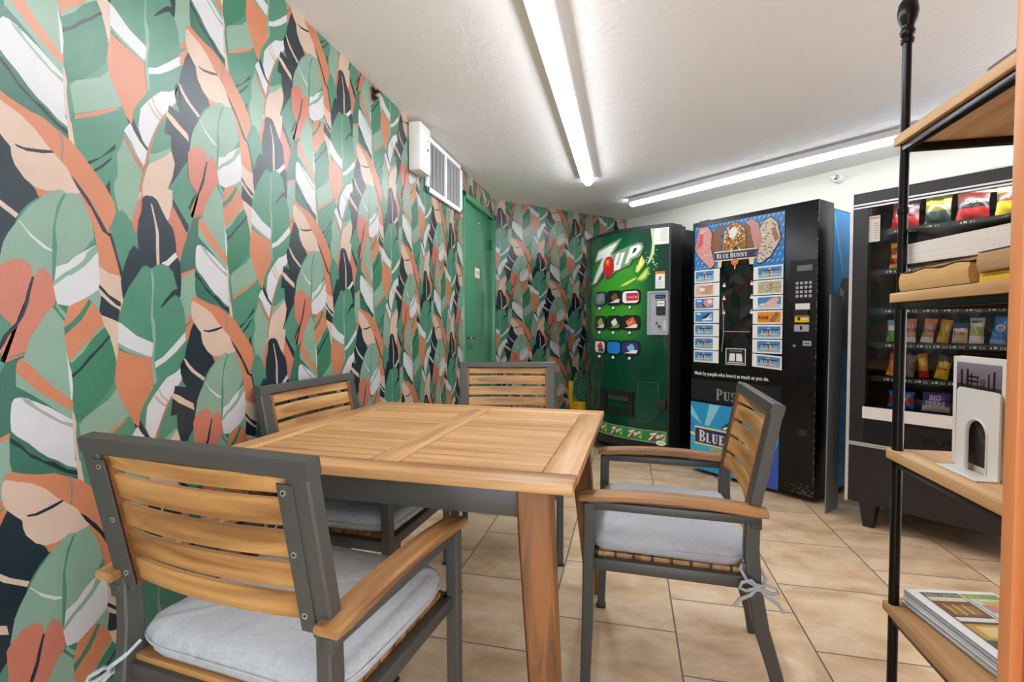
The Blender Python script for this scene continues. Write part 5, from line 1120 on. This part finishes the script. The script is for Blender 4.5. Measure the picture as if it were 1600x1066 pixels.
# magazines on the lowest shelf in view
MAGS = ('top magazine of the stack, with a colourful collage cover', 'second magazine of the stack, just under the collage cover', 'third magazine down in the stack on the lowest board', 'fourth magazine down in the stack on the lowest board', 'fifth magazine down in the stack on the lowest board', 'sixth magazine down in the stack on the lowest board', 'seventh magazine down, one above the bottom of the stack', 'bottom magazine of the stack, lying on the lowest board')
zt = .3585; mths = (.005, .006, .004, .006, .005, .006, .005, .004)
m_edge = [mat('magazine_edge_%d' % i, c_, .6) for i, c_ in enumerate(('#8fa6bf', '#b9c6d4', '#7f98b8', '#c9ced6', '#9fb2c8', '#d9dde2'))]
for i in range(7, -1, -1):
    th = mths[i]; ox = (random.random()-.5)*.006; oy = (random.random()-.5)*.006
    t = thing('magazine', MAGS[i], 'magazine', (.822+ox, 1.322+oy, zt), math.radians(8+(random.random()-.5)*1.6), 'stack of magazines on the lowest shelf')
    h = MB(); h.box(-.105, .105, -.148, .148, .0004, th-.0006, m_edge[i % 6], bev=.0006, seg=1); h.obj('pages', t)
    h = MB(); h.box(-.1055, .1055, -.1485, .1485, th-.0008, th-.0002, m_paper)
    if i == 0:
        R_ = lambda u, v: (u, v, th+.0001)
        def bq(x0, x1, y0, y1, col, k=0): h.poly(quad(x0, x1, y0, y1), mat('mag_'+col[1:], col, .4), lambda u, v: (u, v, th+.0001+k*1e-4))
        bq(-.080, .012, -.130, .134, '#5f5a54'); bq(.016, .100, -.130, .134, '#8fae56'); bq(-.076, .009, .095, .114, '#d9cfa2', 1); bq(-.076, .009, .030, .090, '#8e5a4e', 1); bq(-.060, .000, .040, .075, '#b9a05a', 2); bq(-.076, .009, .010, .026, '#e6e1d6', 1); bq(-.076, .009, -.06, .000, '#c9a04e', 1); bq(-.06, -.01, -.05, -.01, '#e0c98a', 2)
        bq(.020, .098, .030, .112, '#cdd3cf', 1); bq(.040, .090, .060, .100, '#d8c23a', 2); bq(.028, .060, .050, .085, '#c58f98', 3); bq(.020, .098, -.03, .022, '#dfe3e6', 1); bq(.020, .098, -.12, -.04, '#c7a24e', 1)
        for k in range(10): bq(-.07+.007*k, -.066+.007*k, .035+.003*(k % 4), .085-.003*(k % 3), ('#a24038', '#d2b06a', '#6f7f4a')[k % 3], 3)
        h.text('DAILY CENTRAL', .0115, m_paper, lambda u, v: (u-.074, v+.119, th+.0003)); h.text('LOCAL', .013, mat('mag_yellow', '#e8d44a', .4), lambda u, v: (u+.022, v+.118, th+.0003))
    h.obj('cover', t, smooth=0); zt += th+.0002

# ------------------------------------------------------------------ mop and bucket in the back corner
mb_ = thing('mop_bucket', 'yellow mop bucket with wringer in the corner beside the green soda machine', 'bucket', (-.405, 4.83, 0), math.radians(40))
m_y = mat('bucket_yellow', '#e3b400', .38)
h = MB(); rs = []
for z, k in ((.06, .80), (.07, .84), (.34, 1.0), (.352, 1.06), (.360, 1.06), (.354, .98), (.10, .82)): rs.append([(x*k, y*k, z) for x, y in rrect(-.14, .14, -.11, .11, .05, 5)])
h.rings(rs, m_y); h.obj('tub', mb_)
for sx in (-1, 1):
    for sy in (-1, 1):
        h = MB(); h.cyl((sx*.09, sy*.07-.01, .026), (sx*.09, sy*.07+.01, .026), .025, m_blk2, n=16); h.box(sx*.09-.012, sx*.09+.012, sy*.07-.012, sy*.07+.012, .04, .065, m_dark); h.obj('caster', mb_)
h = MB()
h.box(-.13, .13, -.03, -.015, .33, .58, m_y, bev=.01); h.box(-.13, .13, .085, .10, .33, .54, m_y, bev=.01)
for s in (-1, 1): h.box(s*.125-.008, s*.125+.008, -.03, .10, .33, .52, m_y, bev=.004)
h.obj('wringer', mb_)
h = MB(); h.tube([(-.05, -.03, .57), (-.055, -.035, .63), (.055, -.035, .63), (.05, -.03, .57)], .009, m_blk2, n=8); h.obj('wringer_handle', mb_)
mop = thing('wet_mop', 'string mop with dark green strands draped over the yellow bucket', 'mop', (-.46, 4.80, 0))
h = MB(); h.tube([(-.045, .010, .50), (-.075, -.005, .66), (-.125, -.010, .90), (-.122, -.008, .99), (-.112, -.004, 1.03)], [.010, .011, .0125, .014, .014], m_blk2, n=12); hd = h.obj('handle', mop)
h = MB(); h.tube([(-.124, -.009, .93), (-.122, -.008, .99), (-.112, -.004, 1.035), (-.108, -.002, 1.045)], [.0150, .0158, .0155, .009], mat('grip_blue', '#23507e', .4), n=12); h.obj('grip', hd)
h = MB(); mg = mat('mop_green', '#2f6350', .95); mg2 = mat('mop_green_dark', '#214a40', .95)
for i in range(190):
    t = random.random(); x0 = -.035+.13*t; y0 = .02+random.random()*.03; zt = .605+.02*math.sin(t*5)
    sd = -1 if random.random() < .75 else 1; x1 = x0+(random.random()-.5)*.07; ln = .16+random.random()*.12
    pts = [(x0, y0, zt-.01), (x0+(x1-x0)*.3, y0+sd*.035, zt+.012*random.random()), (x1, y0+sd*(.075+random.random()*.03), zt-.06), (x1+(random.random()-.5)*.02, y0+sd*(.105+random.random()*.02), zt-ln*.7), (x1+(random.random()-.5)*.04, y0+sd*(.10+random.random()*.03), zt-ln)]
    h.tube(pts, .0052, (mg, mg2)[i % 2], n=5)
h.obj('strands', mop, smooth=60)
